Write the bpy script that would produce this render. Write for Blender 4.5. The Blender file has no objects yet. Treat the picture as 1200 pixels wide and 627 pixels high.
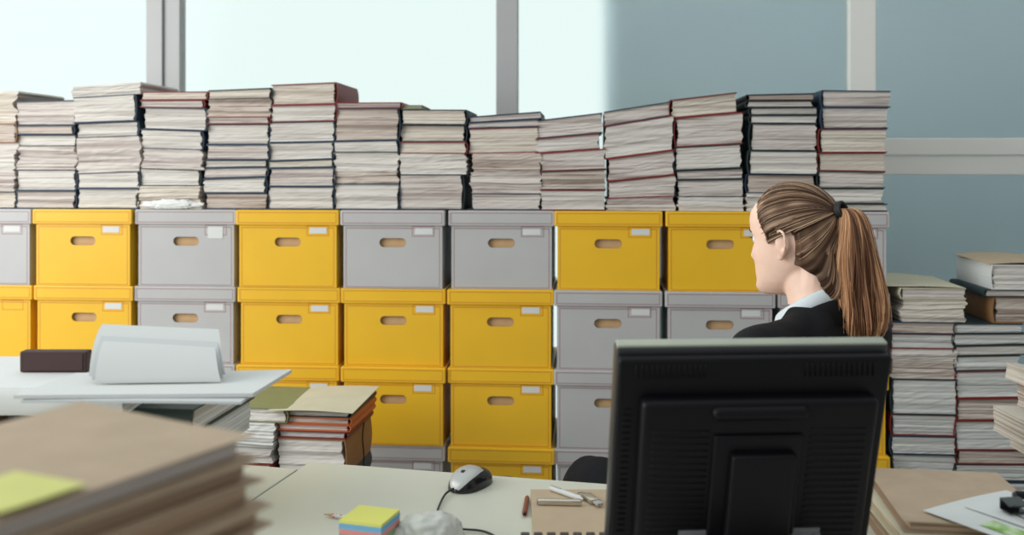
import bpy, bmesh, math, random
from mathutils import Vector, Matrix, noise as mnoise

C = bpy.context.scene.collection
PI = math.pi
R = math.radians
TH = R(4.5)                     # the camera is turned a little to the left of the wall's normal
CAM_Z = 1.384
F = 1167.0                      # focal length in pixels of a 1200 wide frame
WALL_Y = 3.13                   # front plane of the archive boxes

def w2(xc, d):                  # camera-frame (right, depth) -> world x, y
    return (xc*math.cos(TH) - d*math.sin(TH), xc*math.sin(TH) + d*math.cos(TH))
def at(px, d):
    return w2((px-600.0)/F*d, d)
def x_on(px, yplane):           # world x of a pixel column on a plane parallel to the wall
    u = (px-600.0)/F
    return yplane*(u*math.cos(TH)-math.sin(TH))/(u*math.sin(TH)+math.cos(TH))
def scale_on(px, yplane):
    u = (px-600.0)/F
    return F/(yplane/(u*math.sin(TH)+math.cos(TH)))

# ------------------------------------------------------------------ helpers
def tag(o, label=None, cat=None, group=None, kind=None):
    if label: o['label'] = label
    if cat: o['category'] = cat
    if group: o['group'] = group
    if kind: o['kind'] = kind
    return o
def thing(name, label, cat, loc=(0,0,0), rz=0.0, group=None, ry=0.0):
    o = bpy.data.objects.new(name, None); C.objects.link(o)
    o.empty_display_size = 0.05
    o.location = loc; o.rotation_euler = (0, ry, rz)
    return tag(o, label, cat, group)
def obj(name, bm, mat, parent=None, smooth=False, loc=None, rot=None):
    me = bpy.data.meshes.new(name)
    bm.normal_update()
    bm.to_mesh(me); bm.free()
    if smooth:
        for p in me.polygons: p.use_smooth = True
    if mat is not None: me.materials.append(mat)
    o = bpy.data.objects.new(name, me); C.objects.link(o)
    if parent is not None: o.parent = parent
    if loc is not None: o.location = loc
    if rot is not None: o.rotation_euler = rot
    return o
def angle_smooth(o, deg=35):
    me = o.data
    for p in me.polygons: p.use_smooth = True
    me.set_sharp_from_angle(angle=R(deg))
    return o
def dup(o, parent=None):
    c = o.copy(); C.objects.link(c)
    if parent is not None: c.parent = parent
    for ch in list(o.children): dup(ch, c)
    return c
def add_box(bm, c, s, bevel=0.0, rot=None, seg=2):
    r = bmesh.ops.create_cube(bm, size=1.0)
    vs = r['verts']
    bmesh.ops.scale(bm, vec=Vector(s), verts=vs)
    if bevel > 0:
        es = list({e for v in vs for e in v.link_edges})
        rb = bmesh.ops.bevel(bm, geom=es, offset=bevel, segments=seg, profile=0.5, affect='EDGES')
        vs = list({v for f in rb['faces'] for v in f.verts} | {v for v in vs if v.is_valid})
    if rot is not None:
        bmesh.ops.rotate(bm, cent=(0,0,0), matrix=rot, verts=vs)
    bmesh.ops.translate(bm, vec=Vector(c), verts=vs)
    return vs
def ring_faces(bm, rings, cap=True, closed=True):
    for a, b in zip(rings[:-1], rings[1:]):
        n = len(a)
        for i in range(n if closed else n-1):
            j = (i+1) % n
            try: bm.faces.new((a[i], a[j], b[j], b[i]))
            except ValueError: pass
    if cap:
        for rr, rev in ((rings[0], True), (rings[-1], False)):
            try: bm.faces.new(list(reversed(rr)) if rev else rr)
            except ValueError: pass
def add_tube(bm, pts, rad, seg=10, cap=True, flat=None):
    pts = [Vector(p) for p in pts]
    n = len(pts)
    if not hasattr(rad, '__len__'): rad = [rad]*n
    rings = []; up = None
    for i, p in enumerate(pts):
        t = (pts[min(i+1, n-1)] - pts[max(i-1, 0)])
        if t.length < 1e-9: t = Vector((0,0,1))
        t.normalize()
        if up is None:
            up = t.orthogonal().normalized()
            if flat is not None:
                up = (Vector(flat) - t*t.dot(Vector(flat))).normalized()
        up = (up - t*t.dot(up)).normalized()
        sd = t.cross(up)
        r = rad[i]
        ra, rb = (r if hasattr(r, '__len__') else (r, r))
        rings.append([bm.verts.new(p + up*(math.cos(2*PI*k/seg)*ra) + sd*(math.sin(2*PI*k/seg)*rb)) for k in range(seg)])
    ring_faces(bm, rings, cap)
    return rings
def smooth_path(pts, n):
    """Catmull-Rom through the points (tuples of any length)"""
    out = []
    m = len(pts)
    for i in range(n):
        t = i/(n-1)*(m-1); k = min(int(t), m-2); u = t-k
        p0, p1, p2, p3 = pts[max(k-1,0)], pts[k], pts[k+1], pts[min(k+2,m-1)]
        out.append(tuple(0.5*((2*b)+(c-a)*u+(2*a-5*b+4*c-d)*u*u+(-a+3*b-3*c+d)*u**3) for a,b,c,d in zip(p0,p1,p2,p3)))
    return out
def add_lathe(bm, prof, seg=24, c=(0,0,0)):
    rings = [[bm.verts.new((c[0]+r*math.cos(2*PI*k/seg), c[1]+r*math.sin(2*PI*k/seg), c[2]+z)) for k in range(seg)] for r, z in prof]
    ring_faces(bm, rings)
def add_ellipsoid(bm, c, r, u=16, v=10, rot=None):
    res = bmesh.ops.create_uvsphere(bm, u_segments=u, v_segments=v, radius=1.0)
    bmesh.ops.scale(bm, vec=Vector(r), verts=res['verts'])
    if rot is not None: bmesh.ops.rotate(bm, cent=(0,0,0), matrix=rot, verts=res['verts'])
    bmesh.ops.translate(bm, vec=Vector(c), verts=res['verts'])
    return res['verts']

# ------------------------------------------------------------------ materials
def new_mat(name):
    m = bpy.data.materials.new(name); m.use_nodes = True
    nt = m.node_tree
    return m, nt, nt.nodes['Principled BSDF']
def N(nt, typ, **kw):
    n = nt.nodes.new(typ)
    for k, v in kw.items(): setattr(n, k, v)
    return n
def mth(nt, op, a, b=None, c=None):
    n = nt.nodes.new('ShaderNodeMath'); n.operation = op
    for i, v in enumerate((a, b, c)):
        if v is None: continue
        if isinstance(v, (int, float)): n.inputs[i].default_value = v
        else: nt.links.new(v, n.inputs[i])
    return n.outputs[0]
def mix_col(nt, fac, a, b):
    n = nt.nodes.new('ShaderNodeMix'); n.data_type = 'RGBA'
    for idx, v in ((0, fac), (6, a), (7, b)):
        if isinstance(v, (int, float)): n.inputs[idx].default_value = v
        elif isinstance(v, tuple): n.inputs[idx].default_value = (*v[:3], 1)
        else: nt.links.new(v, n.inputs[idx])
    return n.outputs[2]
def mat(name, col, rough=0.6, metal=0.0, noise=0.06, scale=20.0, bump=0.0, bscale=None, spec=0.5, sheen=0.0):
    m, nt, p = new_mat(name)
    tc = N(nt, 'ShaderNodeTexCoord')
    nz = N(nt, 'ShaderNodeTexNoise'); nz.inputs['Scale'].default_value = scale; nz.inputs['Detail'].default_value = 4
    nt.links.new(tc.outputs['Object'], nz.inputs['Vector'])
    dark = tuple(max(0, c*(1-noise*2)) for c in col); lite = tuple(min(1, c*(1+noise*2)) for c in col)
    nt.links.new(mix_col(nt, nz.outputs['Fac'], dark, lite), p.inputs['Base Color'])
    p.inputs['Roughness'].default_value = rough
    p.inputs['Metallic'].default_value = metal
    p.inputs['Specular IOR Level'].default_value = spec
    if sheen: p.inputs['Sheen Weight'].default_value = sheen
    if bump:
        b = N(nt, 'ShaderNodeBump'); b.inputs['Strength'].default_value = bump; b.inputs['Distance'].default_value = 0.002
        n2 = N(nt, 'ShaderNodeTexNoise'); n2.inputs['Scale'].default_value = bscale or scale*6
        nt.links.new(tc.outputs['Object'], n2.inputs['Vector'])
        nt.links.new(n2.outputs['Fac'], b.inputs['Height'])
        nt.links.new(b.outputs['Normal'], p.inputs['Normal'])
    return m
def page_mat(name, base, streak, amount=0.5, zs=260.0):
    """paper edges: fine horizontal lines of sheets seen on edge"""
    m, nt, p = new_mat(name)
    tc = N(nt, 'ShaderNodeTexCoord'); oi = N(nt, 'ShaderNodeObjectInfo')
    mp = N(nt, 'ShaderNodeVectorMath', operation='MULTIPLY'); mp.inputs[1].default_value = (4, 4, zs)
    ad = N(nt, 'ShaderNodeVectorMath', operation='ADD')
    cb = N(nt, 'ShaderNodeCombineXYZ')
    nt.links.new(mth(nt, 'MULTIPLY', oi.outputs['Random'], 91.0), cb.inputs[0])
    nt.links.new(mth(nt, 'MULTIPLY', oi.outputs['Random'], 37.0), cb.inputs[2])
    nt.links.new(tc.outputs['Object'], mp.inputs[0]); nt.links.new(mp.outputs[0], ad.inputs[0]); nt.links.new(cb.outputs[0], ad.inputs[1])
    n1 = N(nt, 'ShaderNodeTexNoise'); n1.inputs['Scale'].default_value = 1.0; n1.inputs['Detail'].default_value = 3; n1.inputs['Roughness'].default_value = 0.6
    nt.links.new(ad.outputs[0], n1.inputs['Vector'])
    n2 = N(nt, 'ShaderNodeTexNoise'); n2.inputs['Scale'].default_value = 0.22; n2.inputs['Detail'].default_value = 2
    nt.links.new(ad.outputs[0], n2.inputs['Vector'])
    rp = N(nt, 'ShaderNodeMapRange'); rp.inputs[1].default_value = 0.53; rp.inputs[2].default_value = 0.65
    nt.links.new(n1.outputs['Fac'], rp.inputs[0])
    rp2 = N(nt, 'ShaderNodeMapRange'); rp2.inputs[1].default_value = 0.48; rp2.inputs[2].default_value = 0.68
    nt.links.new(n2.outputs['Fac'], rp2.inputs[0])
    fac = mth(nt, 'MULTIPLY', mth(nt, 'MAXIMUM', rp.outputs[0], mth(nt, 'MULTIPLY', rp2.outputs[0], 0.8)), amount)
    nt.links.new(mix_col(nt, fac, base, streak), p.inputs['Base Color'])
    p.inputs['Roughness'].default_value = 0.85
    p.inputs['Specular IOR Level'].default_value = 0.2
    b = N(nt, 'ShaderNodeBump'); b.inputs['Strength'].default_value = 0.35; b.inputs['Distance'].default_value = 0.002
    nt.links.new(n1.outputs['Fac'], b.inputs['Height']); nt.links.new(b.outputs['Normal'], p.inputs['Normal'])
    return m
def card_mat(name, col, line, rects, width=0.0015, rough=0.42):
    """covered cardboard with printed outline rectangles (cx, cz, half x, half z) on the front face"""
    m, nt, p = new_mat(name)
    tc = N(nt, 'ShaderNodeTexCoord'); sp = N(nt, 'ShaderNodeSeparateXYZ')
    nt.links.new(tc.outputs['Object'], sp.inputs[0])
    acc = None
    for cx, cz, hx, hz in rects:
        dx = mth(nt, 'SUBTRACT', mth(nt, 'ABSOLUTE', mth(nt, 'SUBTRACT', sp.outputs[0], cx)), hx)
        dz = mth(nt, 'SUBTRACT', mth(nt, 'ABSOLUTE', mth(nt, 'SUBTRACT', sp.outputs[2], cz)), hz)
        d = mth(nt, 'ABSOLUTE', mth(nt, 'MAXIMUM', dx, dz))
        l = mth(nt, 'LESS_THAN', d, width)
        acc = l if acc is None else mth(nt, 'MAXIMUM', acc, l)
    acc = mth(nt, 'MULTIPLY', acc, mth(nt, 'LESS_THAN', sp.outputs[1], 0.0015))
    nz = N(nt, 'ShaderNodeTexNoise'); nz.inputs['Scale'].default_value = 9; nz.inputs['Detail'].default_value = 5
    oi = N(nt, 'ShaderNodeObjectInfo')
    nz.noise_dimensions = '4D'
    nt.links.new(mth(nt, 'MULTIPLY', oi.outputs['Random'], 50.0), nz.inputs['W'])
    nt.links.new(tc.outputs['Object'], nz.inputs['Vector'])
    base = mix_col(nt, nz.outputs['Fac'], tuple(c*0.93 for c in col), tuple(min(1, c*1.07) for c in col))
    nt.links.new(mix_col(nt, mth(nt, 'MULTIPLY', acc, 0.85), base, line), p.inputs['Base Color'])
    p.inputs['Roughness'].default_value = rough
    b = N(nt, 'ShaderNodeBump'); b.inputs['Strength'].default_value = 0.12; b.inputs['Distance'].default_value = 0.004
    n2 = N(nt, 'ShaderNodeTexNoise'); n2.inputs['Scale'].default_value = 7
    nt.links.new(tc.outputs['Object'], n2.inputs['Vector'])
    nt.links.new(n2.outputs['Fac'], b.inputs['Height']); nt.links.new(b.outputs['Normal'], p.inputs['Normal'])
    return m
M = {}
M['page_w'] = page_mat('paper_edges_white', (.72,.69,.65), (.26,.21,.19), .62)
M['page_c'] = page_mat('paper_edges_cream', (.70,.645,.57), (.27,.19,.15), .62)
M['page_m'] = page_mat('paper_edges_mauve', (.66,.61,.575), (.18,.11,.10), .78)
M['page_b'] = page_mat('paper_edges_brown', (.61,.53,.475), (.13,.075,.055), .85)
M['page_l'] = page_mat('paper_edges_loose', (.70,.70,.68), (.25,.24,.24), .55, 330)
M['cov_N'] = mat('navy_cloth_cover', (.018,.040,.075), .6, scale=40)
M['cov_R'] = mat('dark_red_cover', (.20,.022,.018), .55, scale=40)
M['cov_T'] = mat('dark_teal_cover', (.014,.030,.036), .6, scale=40)
M['cov_K'] = mat('brown_board_cover', (.30,.15,.06), .65, scale=30, noise=.12)
M['cov_B'] = mat('black_cover', (.012,.012,.014), .55, scale=30)
M['cov_G'] = mat('dark_green_cover', (.022,.04,.032), .55, scale=30)
M['cov_O'] = mat('olive_cover', (.22,.24,.11), .6, scale=30)
M['cov_X'] = mat('orange_folder_card', (.55,.13,.04), .6, scale=30)
M['cov_Y'] = mat('cream_card', (.60,.56,.42), .7, scale=15)
M['cov_W'] = mat('white_card', (.70,.71,.71), .6, scale=10, noise=.03)
M['paper'] = mat('white_paper', (.64,.655,.655), .7, scale=8, noise=.02)
M['paper_grey'] = mat('greyish_paper', (.56,.58,.60), .7, scale=8, noise=.03)
M['kraft'] = mat('kraft_card', (.44,.33,.235), .75, scale=25, noise=.07, bump=.1)
M['kraft_lt'] = mat('light_kraft_card', (.50,.38,.26), .75, scale=25, noise=.05)
M['kraft_edge'] = page_mat('kraft_edges', (.60,.45,.31), (.16,.11,.08), .7, 300)
M['tan'] = mat('raw_board', (.56,.36,.19), .8, scale=40, noise=.08)
M['desk'] = mat('desk_laminate', (.64,.64,.55), .38, scale=6, noise=.015)
M['desk_edge'] = mat('desk_edge_band', (.20,.24,.27), .5)
M['steel'] = mat('grey_steel', (.35,.36,.37), .4, .6)
M['chrome'] = mat('brushed_metal', (.62,.58,.52), .28, .9, scale=60)
M['black'] = mat('black_plastic', (.0035,.0033,.005), .45, spec=.2, scale=30, bump=.05, bscale=900)
M['black_gloss'] = mat('glossy_black_plastic', (.012,.012,.014), .18)
M['silver'] = mat('silver_plastic', (.50,.50,.49), .35, .35)
M['bezel'] = mat('grey_green_lit_top', (.36,.38,.31), .4)  # tone of the dark bezel's lit top, light put into the colour
M['rubber'] = mat('black_rubber', (.012,.012,.012), .6)
M['skin'] = mat('skin', (.90,.615,.495), .5, scale=60, noise=.03, bump=.04, bscale=700)
M['skin'].node_tree.nodes['Principled BSDF'].inputs['Subsurface Weight'].default_value = .12
M['skin'].node_tree.nodes['Principled BSDF'].inputs['Subsurface Radius'].default_value = (.012,.004,.002)
M['lips'] = mat('lips', (.55,.24,.21), .45)
M['eye'] = mat('eyeball', (.8,.78,.75), .15)
M['iris'] = mat('iris', (.08,.06,.045), .15)
M['brow'] = mat('brow_hair', (.11,.065,.035), .7)
M['blazer'] = mat('black_wool', (.007,.007,.009), .8, scale=150, noise=.2, bump=.25, bscale=900, spec=.25)
M['trousers'] = mat('black_trouser_cloth', (.008,.008,.010), .8, scale=120, noise=.2, bump=.2, bscale=900, spec=.2)
M['shirt'] = mat('pale_blue_cotton', (.66,.72,.76), .75, scale=80, noise=.03)
M['shoe'] = mat('black_leather', (.012,.011,.011), .3)
M['wood'] = mat('bench_board', (.30,.22,.15), .5, scale=12, noise=.15)

# grey and yellow box card (body and lid share the colour, the printed lines differ)
BH, LH, PITCH = .203, .050, .249
BW, LW, BD = .159, .1685, .385
LAB = (.0985, .182, .035, .0155)
cols = {'yellow': ((.86,.50,.020), (.62,.22,.02)), 'grey': ((.49,.49,.495), (.33,.17,.19))}
for k, (c, l) in cols.items():
    M['body_'+k] = card_mat(k+'_box_card', c, l, [(0, .5*(BH)-.004, BW-.0085, .5*BH-.008), LAB])
    M['lid_'+k] = card_mat(k+'_lid_card', c, l, [(0, .025, LW-.009, .0165)])

def hair_mat(name):
    m, nt, p = new_mat(name)
    at_ = N(nt, 'ShaderNodeAttribute'); at_.attribute_name = 'strand'
    nt.links.new(at_.outputs['Color'], p.inputs['Base Color'])
    p.inputs['Roughness'].default_value = .38
    p.inputs['Specular IOR Level'].default_value = .45
    p.inputs['Specular Tint'].default_value = (1, .85, .65, 1)
    return m
M['hair'] = hair_mat('hair')

# ================================================================== SETTING
def struct(name, bm, m, parent=None):
    o = obj(name, bm, m, parent)
    if parent is None: o['kind'] = 'structure'
    return o
GY = 3.66                                       # plane of the glazing
bm = bmesh.new(); add_box(bm, (0, 1.45, -.05), (7.0, 5.3, .1)); struct('floor', bm, mat('floor_vinyl', (.36,.36,.35), .45, scale=5, noise=.05))

M['frame_w'] = mat('white_frame_paint', (.80,.80,.77), .4, scale=4, noise=.02)
M['frame_g'] = mat('grey_frame_paint', (.45,.46,.47), .4, scale=4, noise=.02)
def glass_mat():
    m, nt, p = new_mat('frosted_glass')
    nt.nodes.remove(p)
    out = nt.nodes['Material Output']
    tc = N(nt, 'ShaderNodeTexCoord')
    nz = N(nt, 'ShaderNodeTexNoise'); nz.inputs['Scale'].default_value = 1.2
    nt.links.new(tc.outputs['Object'], nz.inputs['Vector'])
    rf = N(nt, 'ShaderNodeBsdfRefraction'); rf.inputs['IOR'].default_value = 1.25; rf.inputs['Roughness'].default_value = .33
    rf.inputs['Color'].default_value = (.95,.985,.98,1)
    gl = N(nt, 'ShaderNodeBsdfGlossy'); gl.inputs['Roughness'].default_value = .12
    fr = N(nt, 'ShaderNodeFresnel'); fr.inputs['IOR'].default_value = 1.18
    mx = N(nt, 'ShaderNodeMixShader')
    nt.links.new(fr.outputs[0], mx.inputs[0]); nt.links.new(rf.outputs[0], mx.inputs[1]); nt.links.new(gl.outputs[0], mx.inputs[2])
    nt.links.new(mx.outputs[0], out.inputs['Surface'])
    return m
M['glass'] = glass_mat()
X = lambda px: x_on(px, GY)
ZT = 2.9
xL, x1a, x1m, x1b = -3.4, X(175), X(194), X(213)
x2a, x2b, x3a, x3b = X(582), X(607.5), X(993), X(1024)
xR = 3.3
zb1, zb0 = 1.484, 1.354
def pane(n, xa, xb, za, zb):
    bm = bmesh.new(); add_box(bm, ((xa+xb)/2, GY+.012, (za+zb)/2), (xb-xa, .008, zb-za)); struct('window_%d' % n, bm, M['glass'])
pane(1, xL, x1a, .06, ZT); pane(2, x1b, x2a, .06, ZT); pane(3, x2b, x3a, .06, ZT); pane(4, x3b, xR, zb1, ZT); pane(5, x3b, xR, .06, zb0)
def bar(n, xa, xb, za, zb, m, dy=.0, t=.06):
    bm = bmesh.new(); add_box(bm, ((xa+xb)/2, GY+dy, (za+zb)/2), (xb-xa, t, zb-za), .003); struct('trim_%d' % n, bm, m)
bar(1, x1a, x1m, .06, ZT, M['frame_g']); bar(2, x1m, x1b, .06, ZT, M['frame_g'], .012, .06)
bar(3, x2a, x2b, .06, ZT, M['frame_g']); bar(4, x3a, x3b, .06, ZT, M['frame_w'])
zm = (zb0+zb1)/2 + .005
bar(5, x3b, xR, zm, zb1, M['frame_w']); bar(6, x3b, xR, zb0, zm-.003, M['frame_w'], .006)
bar(7, xL, xR, 0, .06, M['frame_g'])
WBX = x_on(708, GY+.54)
bm = bmesh.new(); add_box(bm, ((WBX+3.9)/2, GY+.60, 1.5), (3.9-WBX, .12, 3.0), .05)
struct('wall_back', bm, mat('slate_blue_paint', (.66,.755,.83), .6, scale=3, noise=.03))

# ================================================================== ARCHIVE BOXES
def box_body_mesh(color):
    bm = bmesh.new()
    hx, hz, zc, r = .043, .0145, .1455, .0145
    n = 10
    slot = []
    for k in range(n+1):
        a = -PI/2 + PI*k/n; slot.append((hx-r+r*math.cos(a), zc+r*math.sin(a)))
    for k in range(n+1):
        a = PI/2 + PI*k/n; slot.append((-hx+r+r*math.cos(a), zc+r*math.sin(a)))
    ns = len(slot)
    def out_pt(x, z):                       # push a slot point out to the front face's edge
        dx, dz = x, z-zc
        tx = (BW/abs(dx)) if abs(dx) > 1e-6 else 1e9
        tz = ((BH-zc)/dz if dz > 1e-6 else (-zc/dz if dz < -1e-6 else 1e9))
        t = min(tx, tz)
        return dx*t, zc+dz*t
    outer = [out_pt(*s) for s in slot]
    corners = [(BW,0),(BW,BH),(-BW,BH),(-BW,0)]
    for c in corners:                       # snap the nearest outer points onto the corners
        k = min(range(ns), key=lambda i: (outer[i][0]-c[0])**2+(outer[i][1]-c[1])**2)
        outer[k] = c
    vo = [bm.verts.new((x, 0, z)) for x, z in outer]
    vi = [bm.verts.new((x, 0, z)) for x, z in slot]
    vb = [bm.verts.new((x, .006, z)) for x, z in slot]
    for i in range(ns):
        j = (i+1) % ns
        bm.faces.new((vo[i], vo[j], vi[j], vi[i])); bm.faces.new((vi[i], vi[j], vb[j], vb[i]))
    T = .003
    for sx in (-1, 1): add_box(bm, (sx*(BW-T/2), BD/2+.0004, BH/2), (T, BD-.001, BH))
    add_box(bm, (0, BD-T/2, BH/2), (2*BW-2*T, T, BH))
    add_box(bm, (0, BD/2, T/2+.0006), (2*BW-2*T, BD-2*T, T))
    add_box(bm, (0, .0072, .06), (2*BW-2*T, .0024, .12-.004))
    return bm
def box_lid_mesh():
    bm = bmesh.new()
    add_box(bm, (0, BD/2, .025), (2*LW, BD+.016, LH-.0015), .004)
    for v in bm.verts: v.co.y = max(v.co.y, -.0075)
    bmesh.ops.translate(bm, vec=(0, .0085, 0), verts=bm.verts)
    return bm
protos = {}
for k in cols:
    t = thing(('archive_box'), None, 'storage box')
    t['category'] = 'storage box'
    obj('box_body', box_body_mesh(k), M['body_'+k], t)
    obj('box_lid', box_lid_mesh(), M['lid_'+k], t, loc=(0, -.0085, PITCH-LH))
    bm = bmesh.new(); add_box(bm, (0, .0125, .1455), (.094, .003, .035)); obj('slot_lining', bm, M['tan'], t)
    protos[k] = t
def label_mesh(w=.028, h=.0095):
    bm = bmesh.new(); add_box(bm, (LAB[0], -.0006, LAB[1]), (2*w, .0010, 2*h))
    return bm
lab_o = obj('label_card', label_mesh(), M['cov_W'])
C.objects.unlink(lab_o)
M['ink'] = mat('pencil_ink', (.25,.26,.30), .8)
lefts = [-2.157, -1.817, -1.476, -1.135, -.794, -.450, -.112, .232, .576]
layout = ['gygyggyyg', 'yygyyyggg', 'yygyyyggy', 'gygygyggy', 'yggyygygy']
ROWW = ['top', 'second', 'third', 'fourth', 'floor-level']
COLW = ['partly out of frame at far left', 'first full', 'second full', 'third full', 'fourth full', 'fifth full', 'sixth full', 'seventh full', 'last']
rnd = random.Random(4)
used = {'yellow': False, 'grey': False}
for r in range(5):
    for c in range(9):
        k = 'yellow' if layout[r][c] == 'y' else 'grey'
        t = protos[k] if not used[k] else dup(protos[k])
        used[k] = True
        jy = rnd.uniform(-.006, .006); jr = rnd.uniform(-.9, .9)
        if (r, c) == (1, 5): jr = 1.3
        t.location = (lefts[c]+LW + rnd.uniform(-.002, .002), WALL_Y + jy, PITCH*(4-r))
        t.rotation_euler = (0, 0, R(jr*.6))
        t['group'] = 'archive boxes walled up before the glazing'
        colw = COLW[c]
        if c == 0: t['label'] = '%s cardboard archive box, %s row, column cut by the left edge' % (k, ROWW[r])
        elif c == 8: t['label'] = '%s cardboard archive box, %s row, column beside the floor-standing book stacks' % (k, ROWW[r])
        else: t['label'] = '%s cardboard archive box, %s row, %s column from the left' % (k, ROWW[r], colw)
for r in range(5):                                  # label cards: one per box except the empty label frame at far left
    pass
boxes = [o for o in C.objects if o.name.startswith('archive_box')]
for t in boxes:
    if t['label'].startswith('yellow') and 'second row' in t['label'] and 'cut by' in t['label']: continue
    l = lab_o.copy(); C.objects.link(l); l.parent = t
    l.location = (rnd.uniform(-.003,.003), 0, rnd.uniform(-.001,.001))
    if 'grey' in t['label'] and 'top row' in t['label'] and 'second full' in t['label']:
        bm = bmesh.new(); add_box(bm, (LAB[0], -.0008, LAB[1]-.009), (.05, .0016, .038), .0006)
        l.data = bpy.data.meshes.new('label_card'); bm.to_mesh(l.data); bm.free(); l.data.materials.append(M['cov_W'])

# ================================================================== BOUND VOLUMES AND PAPER BUNDLES
def block_mesh(w, d, zb, zt, seed, rag=.0012, warp=.0010, front=.0):
    """sheet block between two sloping boundary lines zb=(left,right), zt=(left,right); every level is its own slightly shifted layer"""
    rd = random.Random(seed)
    h = (zt[0]+zt[1]-zb[0]-zb[1])/2
    n = max(3, min(16, int(h/.0045)))
    nf = 10
    bm = bmesh.new(); rings = []
    ph = rd.uniform(0, 6); fr = rd.uniform(8, 20)
    jl = jr = jf = 0
    for k in range(n+1):
        t = k/n
        jl = jl*.6 + rd.gauss(0, rag); jr = jr*.6 + rd.gauss(0, rag); jf = jf*.6 + rd.gauss(0, rag*.7)
        ring = []
        def P(x, y):
            s = (x+w/2)/w
            z = (zb[0]*(1-t)+zt[0]*t)*(1-s) + (zb[1]*(1-t)+zt[1]*t)*s
            z += warp*math.sin(x*fr+ph+t*1.5)*math.sin(PI*t)*1.6
            return bm.verts.new((x, y, z))
        xl, xr = -w/2+jl, w/2+jr
        for i in range(nf): ring.append(P(xl+(xr-xl)*i/(nf-1), front+jf+rd.gauss(0, rag*.25)))
        for i in range(1, 4): ring.append(P(xr+rd.gauss(0, rag*.3), front+d*i/3))
        for i in range(1, 4): ring.append(P(xr+(xl-xr)*i/3, front+d))
        for i in range(1, 3): ring.append(P(xl+rd.gauss(0, rag*.3), front+d*(1-i/3)))
        rings.append(ring)
    ring_faces(bm, rings)
    return bm
def slab(bm, w, d, z0, z1, th, y0=0.0, x0=None, x1=None, sag=0.0):
    """thin board whose underside runs from z0 (left) to z1 (right)"""
    x0 = -w/2 if x0 is None else x0; x1 = w/2 if x1 is None else x1
    n = 6; top = []; bot = []
    for yy in (y0, y0+d):
        a = []; b = []
        for i in range(n+1):
            s = i/n; x = x0+(x1-x0)*s; z = z0+(z1-z0)*s + sag*math.sin(PI*s)
            b.append(bm.verts.new((x, yy, z))); a.append(bm.verts.new((x, yy, z+th)))
        top.append(a); bot.append(b)
    for i in range(n):
        bm.faces.new((top[0][i], top[0][i+1], top[1][i+1], top[1][i]))
        bm.faces.new((bot[0][i+1], bot[0][i], bot[1][i], bot[1][i+1]))
        bm.faces.new((bot[0][i], bot[0][i+1], top[0][i+1], top[0][i]))
        bm.faces.new((bot[1][i+1], bot[1][i], top[1][i], top[1][i+1]))
    bm.faces.new((bot[0][0], top[0][0], top[1][0], bot[1][0]))
    bm.faces.new((bot[0][n], bot[1][n], top[1][n], top[0][n]))
def spine_mesh(bm, side, w, d, zb, zt, th):
    e = -w/2 if side == 'L' else w/2
    sg = -1 if side == 'L' else 1
    b0 = zb[0] if side == 'L' else zb[1]; t0 = zt[0] if side == 'L' else zt[1]
    n = 6; rings = []
    for yy in (-.002, d):
        r1 = []; r2 = []
        for i in range(n+1):
            s = i/n; z = b0+(t0-b0)*s; bul = math.sin(PI*s)*.005
            r1.append(bm.verts.new((e+sg*(.001+bul), yy, z))); r2.append(bm.verts.new((e+sg*(.0035+bul), yy, z)))
        rings.append(r1+list(reversed(r2)))
    ring_faces(bm, rings)
COVN = {'N': 'navy', 'R': 'dark red', 'T': 'dark teal', 'K': 'brown', 'B': 'black', 'G': 'dark green', 'O': 'olive green', 'X': 'orange', 'Y': 'cream', 'W': 'white'}
PGN = {'w': 'white', 'c': 'cream', 'm': 'mauve-streaked', 'b': 'brown-edged', 'l': 'loose white'}
seedc = [100]
def volume(loc, rz, w, d, zb, zt, kind, cov, side, label, group, cat='book', rag=.0012):
    """one bound volume (page block and cover) or, without cover code, one bundle of loose paper"""
    seedc[0] += 1
    if cov == '-':
        bm = block_mesh(w, d, zb, zt, seedc[0], rag*2.2, .0022)
        o = obj('paper_bundle', bm, M['page_'+kind]); o.location = loc; o.rotation_euler = (0, 0, rz)
        return tag(o, label, 'paper bundle', group)
    t = thing('bound_volume', label, cat, loc, rz, group)
    th = .0034
    for_both = cov[-1] != '_'
    zb2 = (zb[0]+th, zb[1]+th); zt2 = (zt[0]-th, zt[1]-th)
    obj('page_block', block_mesh(w-.006, d-.006, zb2, zt2, seedc[0], rag, .0008, .002), M['page_'+kind], t)
    bm = bmesh.new()
    slab(bm, w, d, zb[0]+.0001, zb[1]+.0001, th, -.002)
    slab(bm, w, d, zt[0]-th-.0001, zt[1]-th-.0001, th, -.002)
    if side in 'LR': spine_mesh(bm, side, w, d, zb, zt, th)
    else: slab(bm, w, .004, zb[0], zb[1], (zt[0]+zt[1]-zb[0]-zb[1])/2-.0002, d-.004)
    obj('cover', bm, M['cov_'+cov[0]], t)
    return t
ORD = ['topmost', 'second from top', 'third from top', 'fourth from top', 'fifth from top', 'sixth from top', 'seventh from top', 'eighth from top', 'ninth from top', 'tenth from top', 'eleventh from top', 'twelfth from top', 'thirteenth from top', 'fourteenth from top', 'fifteenth from top', 'sixteenth from top']
def describe(kind, cov, hpx, i, n, where):
    sz = 'thick ' if hpx >= 27 else ('thin ' if hpx <= 12 else '')
    pos = 'bottom' if i == n-1 else ORD[i]
    if cov == '-': s = '%s%s paper bundle, %s' % (sz, PGN[kind], pos)
    else: s = '%s%s volume with %s pages, %s' % (sz, COVN[cov[0]], PGN[kind].split('-')[0].replace('loose ', ''), pos)
    return s + ', ' + where
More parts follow.
